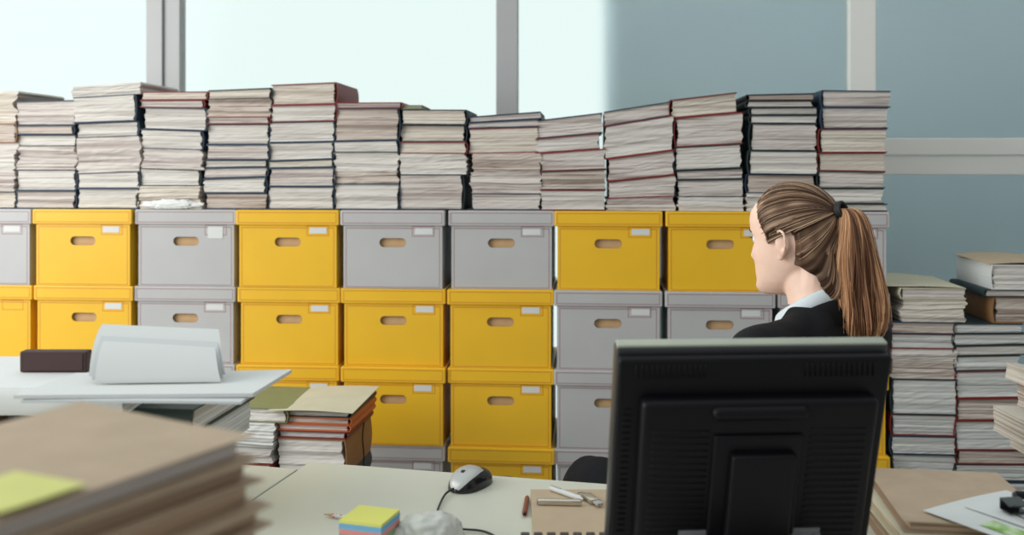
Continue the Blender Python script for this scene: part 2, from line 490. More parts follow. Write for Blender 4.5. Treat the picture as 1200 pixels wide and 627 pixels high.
STN = ['first', 'second', 'third', 'fourth', 'fifth', 'sixth', 'seventh', 'eighth', 'ninth', 'tenth', 'eleventh', 'twelfth', 'thirteenth', 'fourteenth']
# each stack: (left px, right px, spine side, rows from top to bottom: height, pages, cover, shift left, extra right, tilt of the top face in degrees)
stacks = [
 (-60, 16, 'R', [(37,'c','-',-4,0,1.5),(23,'b','K',-4,0,0),(31,'w','-',2,1,0),(26,'m','-',-2,0,0),(20,'c','N',0,0,0)]),
 (17, 86, 'R', [(29,'m','N',-1,-1,1),(11,'b','N',-2,-2,0),(14,'w','T',-1,0,0),(27,'m','-',2,2,0),(25,'w','N',0,0,0),(21,'m','N',0,0,0)]),
 (87, 160, 'R', [(13,'w','-',-3,4,4),(31,'w','N',-2,-3,3),(18,'w','N',1,-1,2),(41,'m','-',3,2,2),(19,'w','N',3,1,2),(24,'w','N',3,0,0)]),
 (163, 236, 'R', [(10,'c','R',1,4,0),(9,'w','R',-1,0,0),(26,'w','N',5,4,-1),(23,'w','N',0,-1,-2),(23,'m','-',4,0,-1.5),(20,'w','T',-1,-4,-2),(27,'c','-',-1,-3,0)]),
 (238, 311, 'R', [(12,'c','T',5,5,2),(20,'b','-',5,5,1),(9,'m','R',4,3,0),(24,'w','N',3,2,0),(18,'m','N',3,2,0),(9,'w','T',0,0,0),(12,'m','N',0,0,1),(18,'w','N',-1,-1,2),(19,'b','N',2,1,0)]),
 (314, 389, 'R', [(25,'c','R',3,3,2),(20,'w','R',4,3,1),(24,'w','N',1,1,1),(21,'w','N',0,0,1),(9,'c','T',-1,0,2),(22,'m','N',1,1,1),(27,'w','N',0,0,0)]),
 (391, 465, 'R', [(7,'m','R',2,4,0),(38,'b','N',2,1,0),(14,'w','N',0,1,1),(23,'w','-',0,1,0),(13,'b','-',0,1,0),(31,'w','N',0,1,0)]),
 (467, 543, 'R', [(18,'c','T',3,2,-.5),(20,'c','N',2,1,-.5),(14,'c','R',1,2,0),(24,'w','-',2,2,-.5),(42,'m','T',0,-2,0)]),
 (551, 631, 'B', [(8,'m','N',-2,2,4),(8,'m','N',-3,0,3),(30,'c','R',-2,0,1.5),(22,'b','-',1,3,1),(25,'m','-',1,2,1),(20,'m','N',2,2,0)]),
 (633, 709, 'B', [(23,'m','N',-4,-3,6.5),(18,'w','R',-6,-6,5),(23,'m','R',0,1,4),(23,'b','T',0,1,2),(24,'w','R',0,0,0)]),
 (712, 790, 'B', [(17,'m','N',-4,-4,8.5),(40,'w','R',-4,-1,9),(28,'m','R',0,1,7.5),(23,'m','R',1,1,6),(15,'m','-',0,0,2)]),
 (795, 872, 'L', [(23,'c','R',-8,-8,6.5),(36,'m','R',-2,-1,5),(28,'w','T',-3,-3,3),(12,'m','T',-2,-1,2.5),(21,'m','T',-1,0,1),(16,'w','-',0,1,0)]),
 (876, 954, 'L', [(8,'b','B',1,1,1),(8,'m','T',1,1,0),(9,'w','T',5,5,0),(10,'w','T',5,5,0),(32,'m','T',5,4,-.5),(28,'w','T',3,4,-.5),(22,'b','N',1,2,-.5),(21,'w','-',0,0,0)]),
 (961, 1037, 'L', [(20,'m','N',4,7,-1),(25,'m','N',4,4,-.5),(28,'c','R',1,3,0),(22,'c','R',0,2,0),(20,'m','T',0,1,-1),(18,'w','T',2,-1,0),(9,'c','N',3,4,0)]),
]
BT = PITCH*5 + .0005
def build_stack(pl, pr, side, rows, y0, zbase, d, where_fn, group, rz=0, zlimit=None):
    pm = (pl+pr)/2
    s = scale_on(pm, y0)
    hs = [r[0]/s for r in rows]
    # boundaries from the bottom
    z = zbase; lines = []
    lower = 0.0
    n = len(rows)
    zc = [0]*(n+1); tl = [0]*(n+1)
    zc[n] = zbase
    for i in range(n-1, -1, -1):
        zc[i] = zc[i+1] + hs[i]; tl[i] = rows[i][5]
    rdx = random.Random(int(pl*7)+n)
    for i, (h, pk, cv, dl, dr, tt) in enumerate(rows):
        xa = x_on(pl+dl, y0); xb = x_on(pr+dr, y0)
        xc = (xa+xb)/2; w = xb-xa
        xm = x_on(pm, y0)
        def line(k):
            a = math.tan(R(tl[k]))
            return (zc[k]+a*(xa-xm)-zc[i+1], zc[k]+a*(xb-xm)-zc[i+1])
        jit = rdx.uniform(-.006, .006)
        volume((xc, y0+.010+jit, zc[i+1]), rz, w, d, line(i+1), line(i), pk, cv, side, describe(pk, cv, h, i, n, where_fn).replace('thin dark teal volume', 'dark teal volume'), group, rag=.0017 if cv != '-' else .0014)
for si, (pl, pr, side, rows) in enumerate(stacks):
    build_stack(pl, pr, side, rows, WALL_Y, BT, .29, '%s stack from left on boxes' % STN[si] if si else 'stack cut by the left edge', 'volumes stacked on top of the archive boxes')

# small things in and on the stacks
xb_ = x_on(482, WALL_Y); zb_ = BT + sum(r[0] for r in stacks[7][3])/scale_on(505, WALL_Y)
volume((xb_, WALL_Y+.012, zb_+.0016), R(2), .066, .20, (0,0), (.013,.013), 'm', 'O', 'B', 'thin olive booklet lying across the top of the eighth stack', None)
bm = bmesh.new(); bmesh.ops.create_icosphere(bm, subdivisions=5, radius=1.0)
for v in bm.verts:
    q = v.co.copy(); r = 1+.25*mnoise.noise(q*2.3)+.2*mnoise.noise(Vector((q.x*9, q.y*3, q.z*5)))
    v.co = Vector((q.x*r*.094, q.y*r*.0075, max(-.98, q.z*r)*.0155+.0155))
o = obj('plastic_wrap', bm, mat('white_wrap_film', (.76,.77,.76), .35, scale=30, noise=.03), None, True)
o.location = (x_on(201, WALL_Y), WALL_Y+.0005, BT); tag(o, 'crumpled white plastic wrap at the foot of the fourth stack', 'plastic wrap')

# ------------------------------------------------------------------ floor stacks beside the box wall
GR = 'volumes stacked on the floor beside the box wall'
floor_l = [(13,'m','Y',13,14,0),(27,'c','-',13,14,0),(14,'b','N',1,5,0),(18,'l','R',1,2,0),(14,'m','-',2,3,0),(21,'b','-',2,3,0),(42,'l','T',2,4,0),(25,'l','R',2,3,0),(22,'l','N',1,2,0),(30,'l','T',3,4,0),(34,'l','N',2,3,0),(28,'m','R',2,3,0),(40,'l','T',2,3,0),(60,'l','N',2,3,0)]
hs = sum(r[0] for r in floor_l)/scale_on(1080, WALL_Y)
build_stack(1045, 1119, 'L', floor_l, WALL_Y, .001, .29, 'floor stack touching the box wall', GR)
zt_l = .001 + hs
floor_r = [(29,'w','W',44,44,0),(9,'m','T',36,40,0),(31,'b','K',47,46,0),(12,'l','T',0,0,.5),(14,'l','T',-1,4,1),(12,'w','G',0,3,2),(18,'l','T',1,-2,2),(32,'l','R',2,6,2),(26,'b','R',3,6,2),(35,'l','R',1,3,1.5),(17,'b','R',3,5,1),(20,'l','T',1,5,1),(35,'l','N',1,3,.5),(40,'l','R',1,3,0),(36,'l','T',1,3,0),(52,'m','N',1,3,0)]
build_stack(1121, 1200, 'L', floor_r, WALL_Y, .001, .29, 'floor stack cut by right edge', GR)
zt_r = .001 + sum(r[0] for r in floor_r)/scale_on(1160, WALL_Y)

def sheet(name, w, d, mat_, th=.0008, curl=lambda u, v: 0.0, nu=12, nv=12, skew=0.0, parent=None):
    """a bent sheet (or thin sheaf) with real thickness; u, v run 0..1 across width and depth"""
    bm = bmesh.new(); T = []; B = []
    for j in range(nv+1):
        a = []; b = []
        for i in range(nu+1):
            u, v = i/nu, j/nv
            z = curl(u, v)
            x = (u-.5)*w + skew*(v-.5); y = (v-.5)*d
            if isinstance(z, tuple): x += z[0]; y += z[1]; z = z[2]
            a.append(bm.verts.new((x, y, z+th))); b.append(bm.verts.new((x, y, z)))
        T.append(a); B.append(b)
    for j in range(nv):
        for i in range(nu):
            bm.faces.new((T[j][i], T[j][i+1], T[j+1][i+1], T[j+1][i]))
            bm.faces.new((B[j][i+1], B[j][i], B[j+1][i], B[j+1][i+1]))
    for j in range(nv):
        bm.faces.new((B[j][0], T[j][0], T[j+1][0], B[j+1][0])); bm.faces.new((T[j][nu], B[j][nu], B[j+1][nu], T[j+1][nu]))
    for i in range(nu):
        bm.faces.new((T[0][i], B[0][i], B[0][i+1], T[0][i+1])); bm.faces.new((B[nv][i], T[nv][i], T[nv][i+1], B[nv][i+1]))
    o = obj(name, bm, mat_, parent)
    return angle_smooth(o, 40)
xc = (x_on(1052, WALL_Y)+x_on(1128, WALL_Y))/2
o = sheet('paper_sheet', .235, .31, M['cov_Y'], .0012, lambda u, v: .004*math.sin(PI*u)+.018*max(0, v-.3)*(1-u)+.012*max(0, .3-u)); o.location = (xc-.008, WALL_Y+.16, zt_l+.0008); o.rotation_euler = (0,0,R(-2))
tag(o, 'cream curled sheet lying on top of the floor stack next to the box wall', 'paper sheet')
xc = (x_on(1165, WALL_Y)+x_on(1244, WALL_Y))/2
o = sheet('folder_sheet', .225, .292, M['kraft_lt'], .0015, lambda u, v: .006*math.sin(PI*u)+.006*v); o.location = (xc, WALL_Y+.155, zt_r+.0006)
tag(o, 'brown card folder lying on the thick white-covered volume at right', 'folder')

# ------------------------------------------------------------------ side cabinet beyond the right edge, with curled papers reaching over it
def cam_thing(o, px, d, z, rz=0.0):
    x, y = at(px, d); o.location = (x, y, z); o.rotation_euler = (0, 0, TH+rz); return o
bm = bmesh.new(); add_box(bm, (0,0,.335), (.4,.4,.67), .004)
t = thing('side_cabinet', 'grey side cabinet standing just beyond the right edge under curled papers', 'cabinet')
obj('cabinet_body', bm, M['steel'], t)
bm = bmesh.new(); add_box(bm, (0,-.206,.335), (.37,.012,.61), .003); obj('cabinet_door', bm, M['steel'], t)
cam_thing(t, 1350, 2.42, 0)
def curled(px_l, d, z, h, lift, label, kind='c', w=.30, dep=.24):
    seedc[0] += 1
    bm = block_mesh(w, dep, (0,0), (h,h), seedc[0], .0016, .002)
    for v in bm.verts:
        s = max(0.0, (.0-v.co.x)/(w/2)); v.co.z += lift*s*s
    o = obj('paper_bundle', bm, M['page_'+kind])
    cam_thing(o, px_l, d, z)
    x, y = w2((px_l-600)/F*d + w/2, d); o.location = (x, y-.12, z)
    return tag(o, label, 'paper bundle', 'curled paper bundles at the right edge')
curled(1217, 2.42, .6705, .040, .0, 'cream paper bundle at the right edge, lowest of three')
curled(1197, 2.42, .712, .062, .0, 'cream paper bundle at the right edge, middle and longest of three', w=.34)
curled(1226, 2.42, .7755, .055, .0, 'brown-edged paper bundle at the right edge under the top cream bundle', 'b', w=.28)
curled(1212, 2.42, .832, .040, .012, 'cream paper bundle at the right edge, topmost', w=.31)

# ================================================================== DESKS
DE0 = (-.441, 2.173)                              # back left corner of the main desk, camera frame
DA = math.atan2(-.147, .615)                      # its back edge runs towards the camera on the right
eu = (math.cos(DA), math.sin(DA)); ev = (math.sin(DA), -math.cos(DA))   # along the back edge; towards the camera
def desk_pt(a, b):
    return w2(DE0[0]+eu[0]*a+ev[0]*b, DE0[1]+eu[1]*a+ev[1]*b)
def make_desk(a0, a1, b0, b1, label):
    t = thing('desk', label, 'desk')
    x, y = desk_pt((a0+a1)/2, (b0+b1)/2)
    t.location = (x, y, 0); t.rotation_euler = (0, 0, TH+DA)
    w, d = a1-a0, b1-b0
    bm = bmesh.new(); add_box(bm, (0,0,.727), (w, d, .025), .002); obj('desk_top', bm, M['desk'], t)
    bm = bmesh.new(); add_box(bm, (0, d/2+.0008, .727), (w-.004, .0015, .021)); add_box(bm, (-w/2-.0008, 0, .727), (.0015, d-.004, .021)); obj('edge_band', bm, M['desk_edge'], t)
    for sx in (-1, 1):
        for sy in (-1, 1):
            bm = bmesh.new(); add_tube(bm, [(sx*(w/2-.06), sy*(d/2-.06), .0), (sx*(w/2-.06), sy*(d/2-.06), .714)], .022, 14); obj('leg', bm, M['steel'], t)
    bm = bmesh.new(); add_box(bm, (0, .0, .69), (w-.16, .04, .045), .003); obj('cross_rail', bm, M['steel'], t)
    return t
make_desk(0, 1.55, 0, .86, 'pale greenish grey desk carrying the monitor and the computer mouse')
make_desk(-1.15, -.004, .052, 1.75, 'pale greenish grey side desk under the paper heap at left')

# ------------------------------------------------------------------ two tied file stacks behind the desk
t = thing('low_bench', 'low brown bench behind the desk under the tied file stacks', 'bench')
bm = bmesh.new(); add_box(bm, (0,0,.485), (.41,.34,.03), .004); obj('bench_top', bm, M['wood'], t)
for sx in (-1,1):
    for sy in (-1,1):
        bm = bmesh.new(); add_box(bm, (sx*.18, sy*.14, .235), (.035,.035,.47), .003); obj('leg', bm, M['wood'], t)
SB = R(-7)
cam_thing(t, 321, 2.85, 0, SB)
def cam_stack(px_l, px_r, d0, z0, dep, rows, where, group, side='R'):
    s = F/d0; w = (px_r-px_l)/s
    z = z0; n = len(rows)
    for i in range(n-1, -1, -1):
        h, pk, cv, dl, dr, lab = rows[i]
        hh = h/s; ww = w+(dr-dl)/s
        xc = ((px_l+px_r)/2-600+(dl+dr)/2)/s
        # origin is the middle of the front edge
        x, y = w2(xc, d0)
        volume((x, y, z), TH+SB, ww, dep, (0,0), (hh,hh), pk, cv, side, lab or describe(pk, cv, h, i, n, where), group, rag=.0018, cat='file bundle')
        z += hh+.0003
    return z
GS = 'tied files stacked behind the desk'
def tie(w, d, h, off):
    bm = bmesh.new(); pts = [(w/2+.012, off, 0), (w/2+.012, off, h)]
    add_tube(bm, pts, .0025, 6); return bm
za = cam_stack(242, 322, 2.70, .5005, .26, [(17,'w','O',12,14,'white paged volume with olive green cover on top of the left file stack'),
    (32,'l','-',0,0,'loose grey sheaf of files under the olive green volume'), (16,'w','-',0,-1,'white sheaf under the loose grey sheaf in the left file stack'), (8,'m','R',0,-4,'thin dark red file low in the left file stack'),
    (26,'w','B',0,-2,'black file at the bottom of the left file stack')], '', GS)
zb = cam_stack(324, 404, 2.69, .5005, .26, [(8,'w','G',6,6,'thin dark green folder near the top of the right file stack'), (8,'b','X',0,6,'orange card folder, upper of two in the right file stack'), (8,'m','X',0,5,'orange card folder, lower of two in the right file stack'),
    (9,'l','R',1,2,'grey sheaf in a dark red folder above the thick white file'), (44,'w','K',0,0,'thick white file with brown spine at the bottom of the right file stack'),(20,'w','N',1,0,'navy file under the thick white file')], '', GS)
o = sheet('paper_sheet', .235, .28, M['cov_Y'], .001, lambda u, v: .004*math.sin(PI*u)+.010*u*v); cam_thing(o, 382, 2.80, zb+.001, SB)
tag(o, 'cream cover sheet lying flat on the right file stack with orange folders', 'paper sheet')
rp = thing('tie_cord', 'black cord tied down the brown side of the right file stack', 'cord')
s_ = F/2.69
bm = bmesh.new()
add_tube(bm, smooth_path([(.0, 0, 0), (.004, 0, .05), (.0, 0, .10), (.004, 0, .145)], 12), .0022, 6); obj('cord', bm, M['rubber'], rp)
x, y = w2((404-600)/s_+.006+.11*math.sin(-SB)+.012, 2.69+.11); rp.location = (x, y, .52)

# ------------------------------------------------------------------ heap on the side desk
heap = 'paper heap on the side desk'
def put(o, X, d, z, rz=0):
    x, y = w2(X, d); o.location = (x, y, z); o.rotation_euler = (0, 0, TH+rz); return o
def blk(name, w, d, h, kind, label, cat, X, dd, z, rz=0, cov=None, group=None):
    seedc[0] += 1
    if cov:
        o = volume((0,0,0), 0, w, d, (0,0), (h,h), kind, cov, 'R', label, group, cat)
    else:
        o = obj(name, block_mesh(w, d, (0,0), (h,h), seedc[0], .0012, .0012), M['page_'+kind] if 'page_'+kind in M else M[kind]); tag(o, label, cat, group)
    return put(o, X, dd, z, rz)
def lever_binder(w, d, h, m, label, X, dd, z, rz):
    """ring binder lying flat: two boards, rounded spine towards the camera, paper between"""
    t = thing('ring_binder', label, 'binder')
    bm = bmesh.new()
    add_box(bm, (0, d/2, .0015), (w, d, .003)); add_box(bm, (0, d/2, h-.0015), (w, d, .003))
    rings = []
    for xx in (-w/2, w/2):
        r = []; q = []
        for k in range(9):
            a = PI/2+PI*k/8; r.append(bm.verts.new((xx, .002+.010*math.cos(a), h/2+(h/2)*math.sin(a)))); q.append(bm.verts.new((xx, .004+.008*math.cos(a), h/2+(h/2-.003)*math.sin(a))))
        rings.append(r+list(reversed(q)))
    ring_faces(bm, rings)
    angle_smooth(obj('binder_cover', bm, m, t), 30)
    seedc[0] += 1
    obj('paper_filling', block_mesh(w-.012, d-.03, (.0035,.0035), (h-.0055,h-.0055), seedc[0], .0008, .0006, .012), M['page_w'], t)
    put(t, X, dd, z, rz); return t
Z0 = .7405
def folder(w, d, h, label, cat='folder', m='kraft', edge='kraft_edge', group=None, bulge=0.0, corner=0.0):
    """kraft folder: papers between two bent card leaves"""
    t = thing('kraft_folder', label, cat, group=group)
    seedc[0] += 1; rd = random.Random(seedc[0])
    def crv(u, v):
        return bulge*math.sin(PI*u)*math.sin(PI*min(1, v*1.05)) + corner*max(0, 1-u*1.6)*max(0, (v-.45)/.55)
    obj('papers', block_mesh(w-.026, d-.022, (.0012,.0012), (h-.0016,h-.0016), seedc[0], .0018, .0008, -(d-.022)/2), M[edge], t)
    sheet('top_leaf', w, d, M[m], .0012, lambda u, v: h-.0013+crv(u, v), 14, 14, parent=t)
    sheet('bottom_leaf', w, d, M[m], .0010, lambda u, v: 0.0, 4, 4, parent=t)
    return t
f1 = folder(.36, .30, .11, 'thick kraft folder at the bottom of the paper heap by the left edge'); put(f1, -1.18, 1.80, Z0, .03)
b1 = blk('paper_bundle', .40, .30, .045, 'l', 'white documents jutting out under the dark green binder', 'paper bundle', -.775, 1.72, Z0, -.1)
b2 = blk('paper_bundle', .34, .28, .075, 'l', 'white documents in the heap, on the lower white documents', 'paper bundle', -.82, 1.73, Z0+.046, .02)
b3 = blk('paper_bundle', .36, .28, .055, 'l', 'white loose documents directly under the dark green binder', 'paper bundle', -.735, 1.73, Z0+.122, -.12)
gb = lever_binder(.34, .28, .045, M['cov_G'], 'dark green ring binder half hidden in the white paper heap', -.72, 1.745, Z0+.1775, -.12)
b4 = blk('paper_bundle', .50, .30, .110, 'kraft_edge', 'wide kraft brown bundle under the large white binder', 'paper bundle', -1.18, 1.735, Z0+.1125, 0)
wb = lever_binder(.62, .28, .046, M['cov_W'], 'large white binder lying flat with its rounded edge to the camera', -.965, 1.68, Z0+.2235, .0)
ZW = Z0+.2235+.0465
bm = bmesh.new(); add_box(bm, (0, .0125, .019), (.122, .025, .038), .003)
db = thing('box_file', 'dark brown box file lying behind the bent white sheaf', 'box file')
obj('file_case', bm, mat('dark_brown_board', (.055,.026,.024), .6), db)
bm = bmesh.new(); add_box(bm, (0, -.0008, .019), (.108, .0012, .030)); obj('file_front', bm, mat('dark_brown_board_front', (.062,.030,.028), .6), db)
put(db, -.832, 1.805, ZW, 0)
# wide white sheaf and the bent sheaf on it
ws = sheet('paper_sheaf', .375, .17, M['paper'], .006, lambda u, v: .003*u*u*v, 20, 10, skew=.03); put(ws, -.588, 1.665, ZW+.0060, R(2))
tag(ws, 'wide white sheaf of sheets reaching out over the tied file stack', 'paper sheaf')
ws2 = sheet('paper_sheaf', .35, .17, M['paper_grey'], .004, lambda u, v: .001*math.sin(PI*u), 14, 8); put(ws2, -.597, 1.650, ZW+.0005, R(-1.5))
tag(ws2, 'greyish white sheaf jutting forward under the wide white sheaf', 'paper sheaf')
def bend(k):
    def f(u, v):
        a = v*1.15
        hgt = (.066+.003*k)*(1-.15*u)
        return (.055*v*(.5-u)*-.35 - (.042*u*v), -.090*v + (.05)*math.sin(a*1.2)*v, .001+.0015*k + hgt*math.sin(min(1.45, a*1.25)))
    return f
t = thing('bent_sheaf', 'bent white sheaf of paper standing up on the paper heap', 'paper sheaf')
for k in range(3):
    o = sheet('paper_leaf', .205+.010*k, .13, M['paper'] if k != 1 else M['paper_grey'], .0016, bend(k), 16, 14, parent=t)
    o.location = (-.004*k, .012*k, .0022*k)
put(t, -.590, 1.715, ZW+.0140, R(3))

# ------------------------------------------------------------------ kraft folders in the foreground
PB = (-.231, .905)                                # right back corner of the top folder (camera frame)
pa = R(-28)                                        # its back edge runs to the left and away
def pile_put(o, z, jx=0, jy=0, jr=0, w=.235, d=.31):
    ca, sa = math.cos(pa), math.sin(pa)
    cx = PB[0] - ca*(w/2) + sa*(d/2)+jx; cy = PB[1] - sa*(w/2) - ca*(d/2)+jy
    return put(o, cx, cy, z, pa+jr)
gk = 'kraft folders piled in the foreground'
n = 7; hts = [.020,.018,.022,.017,.021,.018,.030]
zt = 1.140
rdp = random.Random(8)
KL = ['topmost kraft folder of the blurred foreground pile', 'second kraft folder from the top of the foreground pile', 'third kraft folder from the top of the foreground pile', 'fourth kraft folder from the top of the foreground pile', 'fifth kraft folder from the top of the foreground pile', 'sixth kraft folder from the top of the foreground pile', 'lowest kraft folder of the foreground pile']
z = zt
for i in range(n):
    z -= hts[i]+.0006
    f = folder(.235, .31, hts[i], KL[i], group=gk, edge='page_w' if i == 0 else 'kraft_edge', bulge=.004 if i == 0 else 0, corner=.004 if i == 0 else 0)
    pile_put(f, z, rdp.uniform(-.006,.006)+(.004*min(i, 5)), rdp.uniform(-.005,.005), R(rdp.uniform(-2.5,2.5)) if i else 0)
sb = dup(protos['grey']); sb['label'] = 'grey storage box holding up the foreground pile of kraft folders'; 
if 'group' in sb: del sb['group']
pile_put(sb, z-.2495, -.05, -.22)
sn = sheet('sticky_note', .076, .076, mat('yellow_green_note', (.62,.62,.20), .7), .0004, lambda u, v: .002*(1-v)**2)
tag(sn, 'yellow green sticky note on the topmost foreground kraft folder', 'sticky note')
put(sn, -.372, .735, zt+.0035, pa+R(4))

M['socket'] = mat('grey_metal_sockets', (.13,.13,.145), .5)
# ================================================================== MONITOR
mon = thing('computer_monitor', 'black flat computer monitor seen from behind on the desk', 'monitor')
put(mon, .352, 1.585, Z0, R(3.5))
TILT = Matrix.Rotation(R(16.6), 4, 'X')            # top leans towards the camera (-Y)
def tilt_part(name, bm, m, smooth=True):
    bmesh.ops.rotate(bm, cent=(0,0,0), matrix=TILT, verts=bm.verts)
    bmesh.ops.translate(bm, vec=(0, 0, .043), verts=bm.verts)
    o = obj(name, bm, m, mon)
    if smooth: angle_smooth(o, 40)
    return o
PW, PH = .412, .352
bm = bmesh.new(); add_box(bm, (0, .004, PH/2), (PW, .026, PH), .006, seg=3); tilt_part('bezel', bm, mat('dark_grey_bezel', (.035,.036,.040), .35))
bm = bmesh.new(); add_box(bm, (0, .003, PH-.0005), (PW-.004, .021, .005), .002, seg=2); tilt_part('top_lit_strip', bm, M['bezel'])  # paler strip paints the sky light along the dark bezel's top
bm = bmesh.new(); add_box(bm, (0, .0172, PH/2+.008), (PW-.034, .001, PH-.05)); tilt_part('screen', bm, M['black_gloss'], False)
bm = bmesh.new()
add_box(bm, (0, -.0185, PH/2-.004), (PW-.002, .021, PH-.012), .007, seg=3)
for k in range(46):                               # vent ribs along the top and down the left side
    x = -PW/2+.028 + k*(PW-.056)/45
    if abs(x) > .07: add_box(bm, (x, -.0295, PH-.030), (.003, .004, .022), .0008, seg=1)
for k in range(22):
    add_box(bm, (-PW/2+.018, -.0292, .05+k*.010), (.012, .003, .003))
tilt_part('back_shell', bm, M['black'])
bm = bmesh.new()
add_box(bm, (.006, -.040, PH/2-.030), (PW-.058, .030, PH-.075), .010, seg=3)
for k in range(18):
    for sx in (-1, 1): add_box(bm, (.006+sx*.118, -.0555, .05+k*.011), (.085, .0025, .0045), .001, seg=1)
tilt_part('raised_back_panel', bm, M['black'])
bm = bmesh.new()
add_tube(bm, [(-.058, -.0545, PH-.085), (.066, -.0545, PH-.085)], (.0115), 14, flat=(0,0,1))
add_ellipsoid(bm, (.066, -.0545, PH-.085), (.0115,.0115,.0115)); add_ellipsoid(bm, (-.058, -.0545, PH-.085), (.0115,.0115,.0115)); tilt_part('carry_handle', bm, M['black'])
bm = bmesh.new(); add_box(bm, (.004, -.057, .145), (.135, .010, .175), .005, seg=3); tilt_part('mount_plate', bm, M['black'])
bm = bmesh.new(); add_box(bm, (.010, -.069, .108), (.098, .020, .20), .006, seg=3); tilt_part('stand_neck', bm, M['black'])
for sx in (-1, 1):
    bm = bmesh.new(); add_box(bm, (.006+sx*.082 - (.006 if sx > 0 else -.002), -.0563, .056), (.062, .004, .026), .001)
    for k in range(3): add_box(bm, (.006+sx*.082-.02+k*.02, -.0592, .056), (.012, .003, .010), .001)
    tilt_part('socket_plate', bm, M['socket'])
bm = bmesh.new()
add_lathe(bm, [(.001,.0), (.125,.0), (.127,.006), (.10,.014), (.04,.020), (.001,.021)], 40)
bmesh.ops.scale(bm, vec=(1.05,.70,1), verts=bm.verts); bmesh.ops.translate(bm, vec=(.01,-.098,.0), verts=bm.verts)
angle_smooth(obj('stand_base', bm, M['black'], mon))
bm = bmesh.new(); add_box(bm, (.010, -.070, .045), (.075, .030, .07), .006); obj('stand_column', bm, M['black'], mon)

# ================================================================== SMALL THINGS ON THE DESK
# mouse
ms = thing('computer_mouse', 'black computer mouse with silver buttons and a cord on the desk', 'mouse')
put(ms, -.083, 2.010, Z0, math.atan2(-.06, -.097)*-1 + PI - PI)
mouse_dir = math.atan2(.06, .097)                  # front towards the camera, a little to the left
ms.rotation_euler = (0, 0, TH - mouse_dir)
def mouse_shell(y0, y1, ztop, grow, side=1.0, nl=22, a0=0.0):
    """shell over the length y0..y1 (front at -y): cross sections are half ellipses"""
    bm = bmesh.new(); rings = []
    for i in range(nl+1):
        t = y0+(y1-y0)*i/nl
        s = (t+.058)/.116
        wd = (.024+.0095*math.sin(PI*min(1, s*.9+.08)))*max(0.05, min(1, (1-abs(2*s-1)**5)))**.5
        ht = (.016+.021*math.sin(PI*(s**.8)*.93))*max(0.08, min(1, 1-abs(2*s-1)**6))**.6
        ring = []
        for k in range(17):
            e0 = a0*PI*(1+.55*max(0, s-.30)); a = e0+(PI-2*e0)*k/16
            ring.append(bm.verts.new(((wd+grow)*math.copysign(abs(math.cos(a))**.75, math.cos(a))*side, t, max(0, .001+(ht+grow)*math.sin(a)**.8))))
        rings.append(ring)
    ring_faces(bm, rings, a0 == 0, a0 == 0)
    return bm
angle_smooth(obj('mouse_body', mouse_shell(-.057, .057, .036, 0), M['black_gloss'], ms), 60)
bm = mouse_shell(-.0565, .010, .036, .0010, a0=.24)
angle_smooth(obj('button_cover', bm, M['silver'], ms), 60)
bm = bmesh.new(); add_tube(bm, [(-.0035,-.026,.0305), (.0035,-.026,.0305)], .0068, 16); obj('scroll_wheel', bm, M['rubber'], ms)
cb = []
mp = ms.location
def local_cam(X, d): return w2(X, d)
path = [((-.083-.06*.53), 2.010-.06*.85, .010), (-.130, 1.935, .006), (-.138, 1.86, .004), (-.137, 1.80, .004), (-.118, 1.755, .004), (-.088, 1.755, .004), (-.05, 1.745, .004), (-.025, 1.71, .004), (-.018, 1.65, .004), (-.02, 1.58, .004), (-.03, 1.50, .004)]
bm = bmesh.new(); pts = []
for X_, d_, z_ in smooth_path(path, 60):
    x, y = w2(X_, d_); pts.append((x-mp[0], y-mp[1], z_))
cs = bm
inv = Matrix.Rotation(-(TH-mouse_dir), 3, 'Z')
add_tube(bm, [inv @ Vector(p) for p in pts], .0021, 8)
for f in bm.faces: f.smooth = True
obj('mouse_cord', bm, M['rubber'], ms, True)

# cube of coloured notes
nc = thing('note_cube', 'cube of yellow, blue, pink and green paper notes on the desk', 'note block')
put(nc, -.238, 1.668, Z0, R(-17))
zz = .0
for nm, hh, col in (('green_notes', .037, (.30,.42,.25)), ('pink_notes', .0085, (.72,.30,.30)), ('blue_notes', .0095, (.20,.45,.66)), ('yellow_notes', .005, (.78,.76,.20))):
    seedc[0] += 1
    pm_ = page_mat(nm+'_paper', col, tuple(c*.75 for c in col), .35, 500)
    obj(nm, block_mesh(.076, .076, (zz,zz), (zz+hh,zz+hh), seedc[0], .0003, .0001, -.038), pm_, nc)
    zz += hh+.0001
# pencil
pc = thing('pencil', 'short white pencil with red pattern behind the cube of notes', 'pencil')
put(pc, -.300, 1.815, Z0+.0038, R(-20))
m, nt, p = new_mat('red_flowered_pencil_paint')
tc = N(nt, 'ShaderNodeTexCoord'); vo = N(nt, 'ShaderNodeTexVoronoi'); vo.inputs['Scale'].default_value = 130
nt.links.new(tc.outputs['Object'], vo.inputs['Vector'])
nt.links.new(mix_col(nt, mth(nt, 'LESS_THAN', vo.outputs['Distance'], .38), (.75,.74,.74), (.60,.12,.13)), p.inputs['Base Color'])
bm = bmesh.new(); add_tube(bm, [(-.030,0,0), (.055,0,0)], .0037, 6); obj('pencil_barrel', bm, m, pc)
bm = bmesh.new(); add_tube(bm, [(-.030,0,0), (-.045,0,0)], [.0037,.0010], 8); obj('pencil_cone', bm, M['tan'], pc)
bm = bmesh.new(); add_tube(bm, [(-.045,0,0), (-.0485,0,0)], [.0010,.0003], 8); obj('pencil_lead', bm, M['cov_R'], pc)
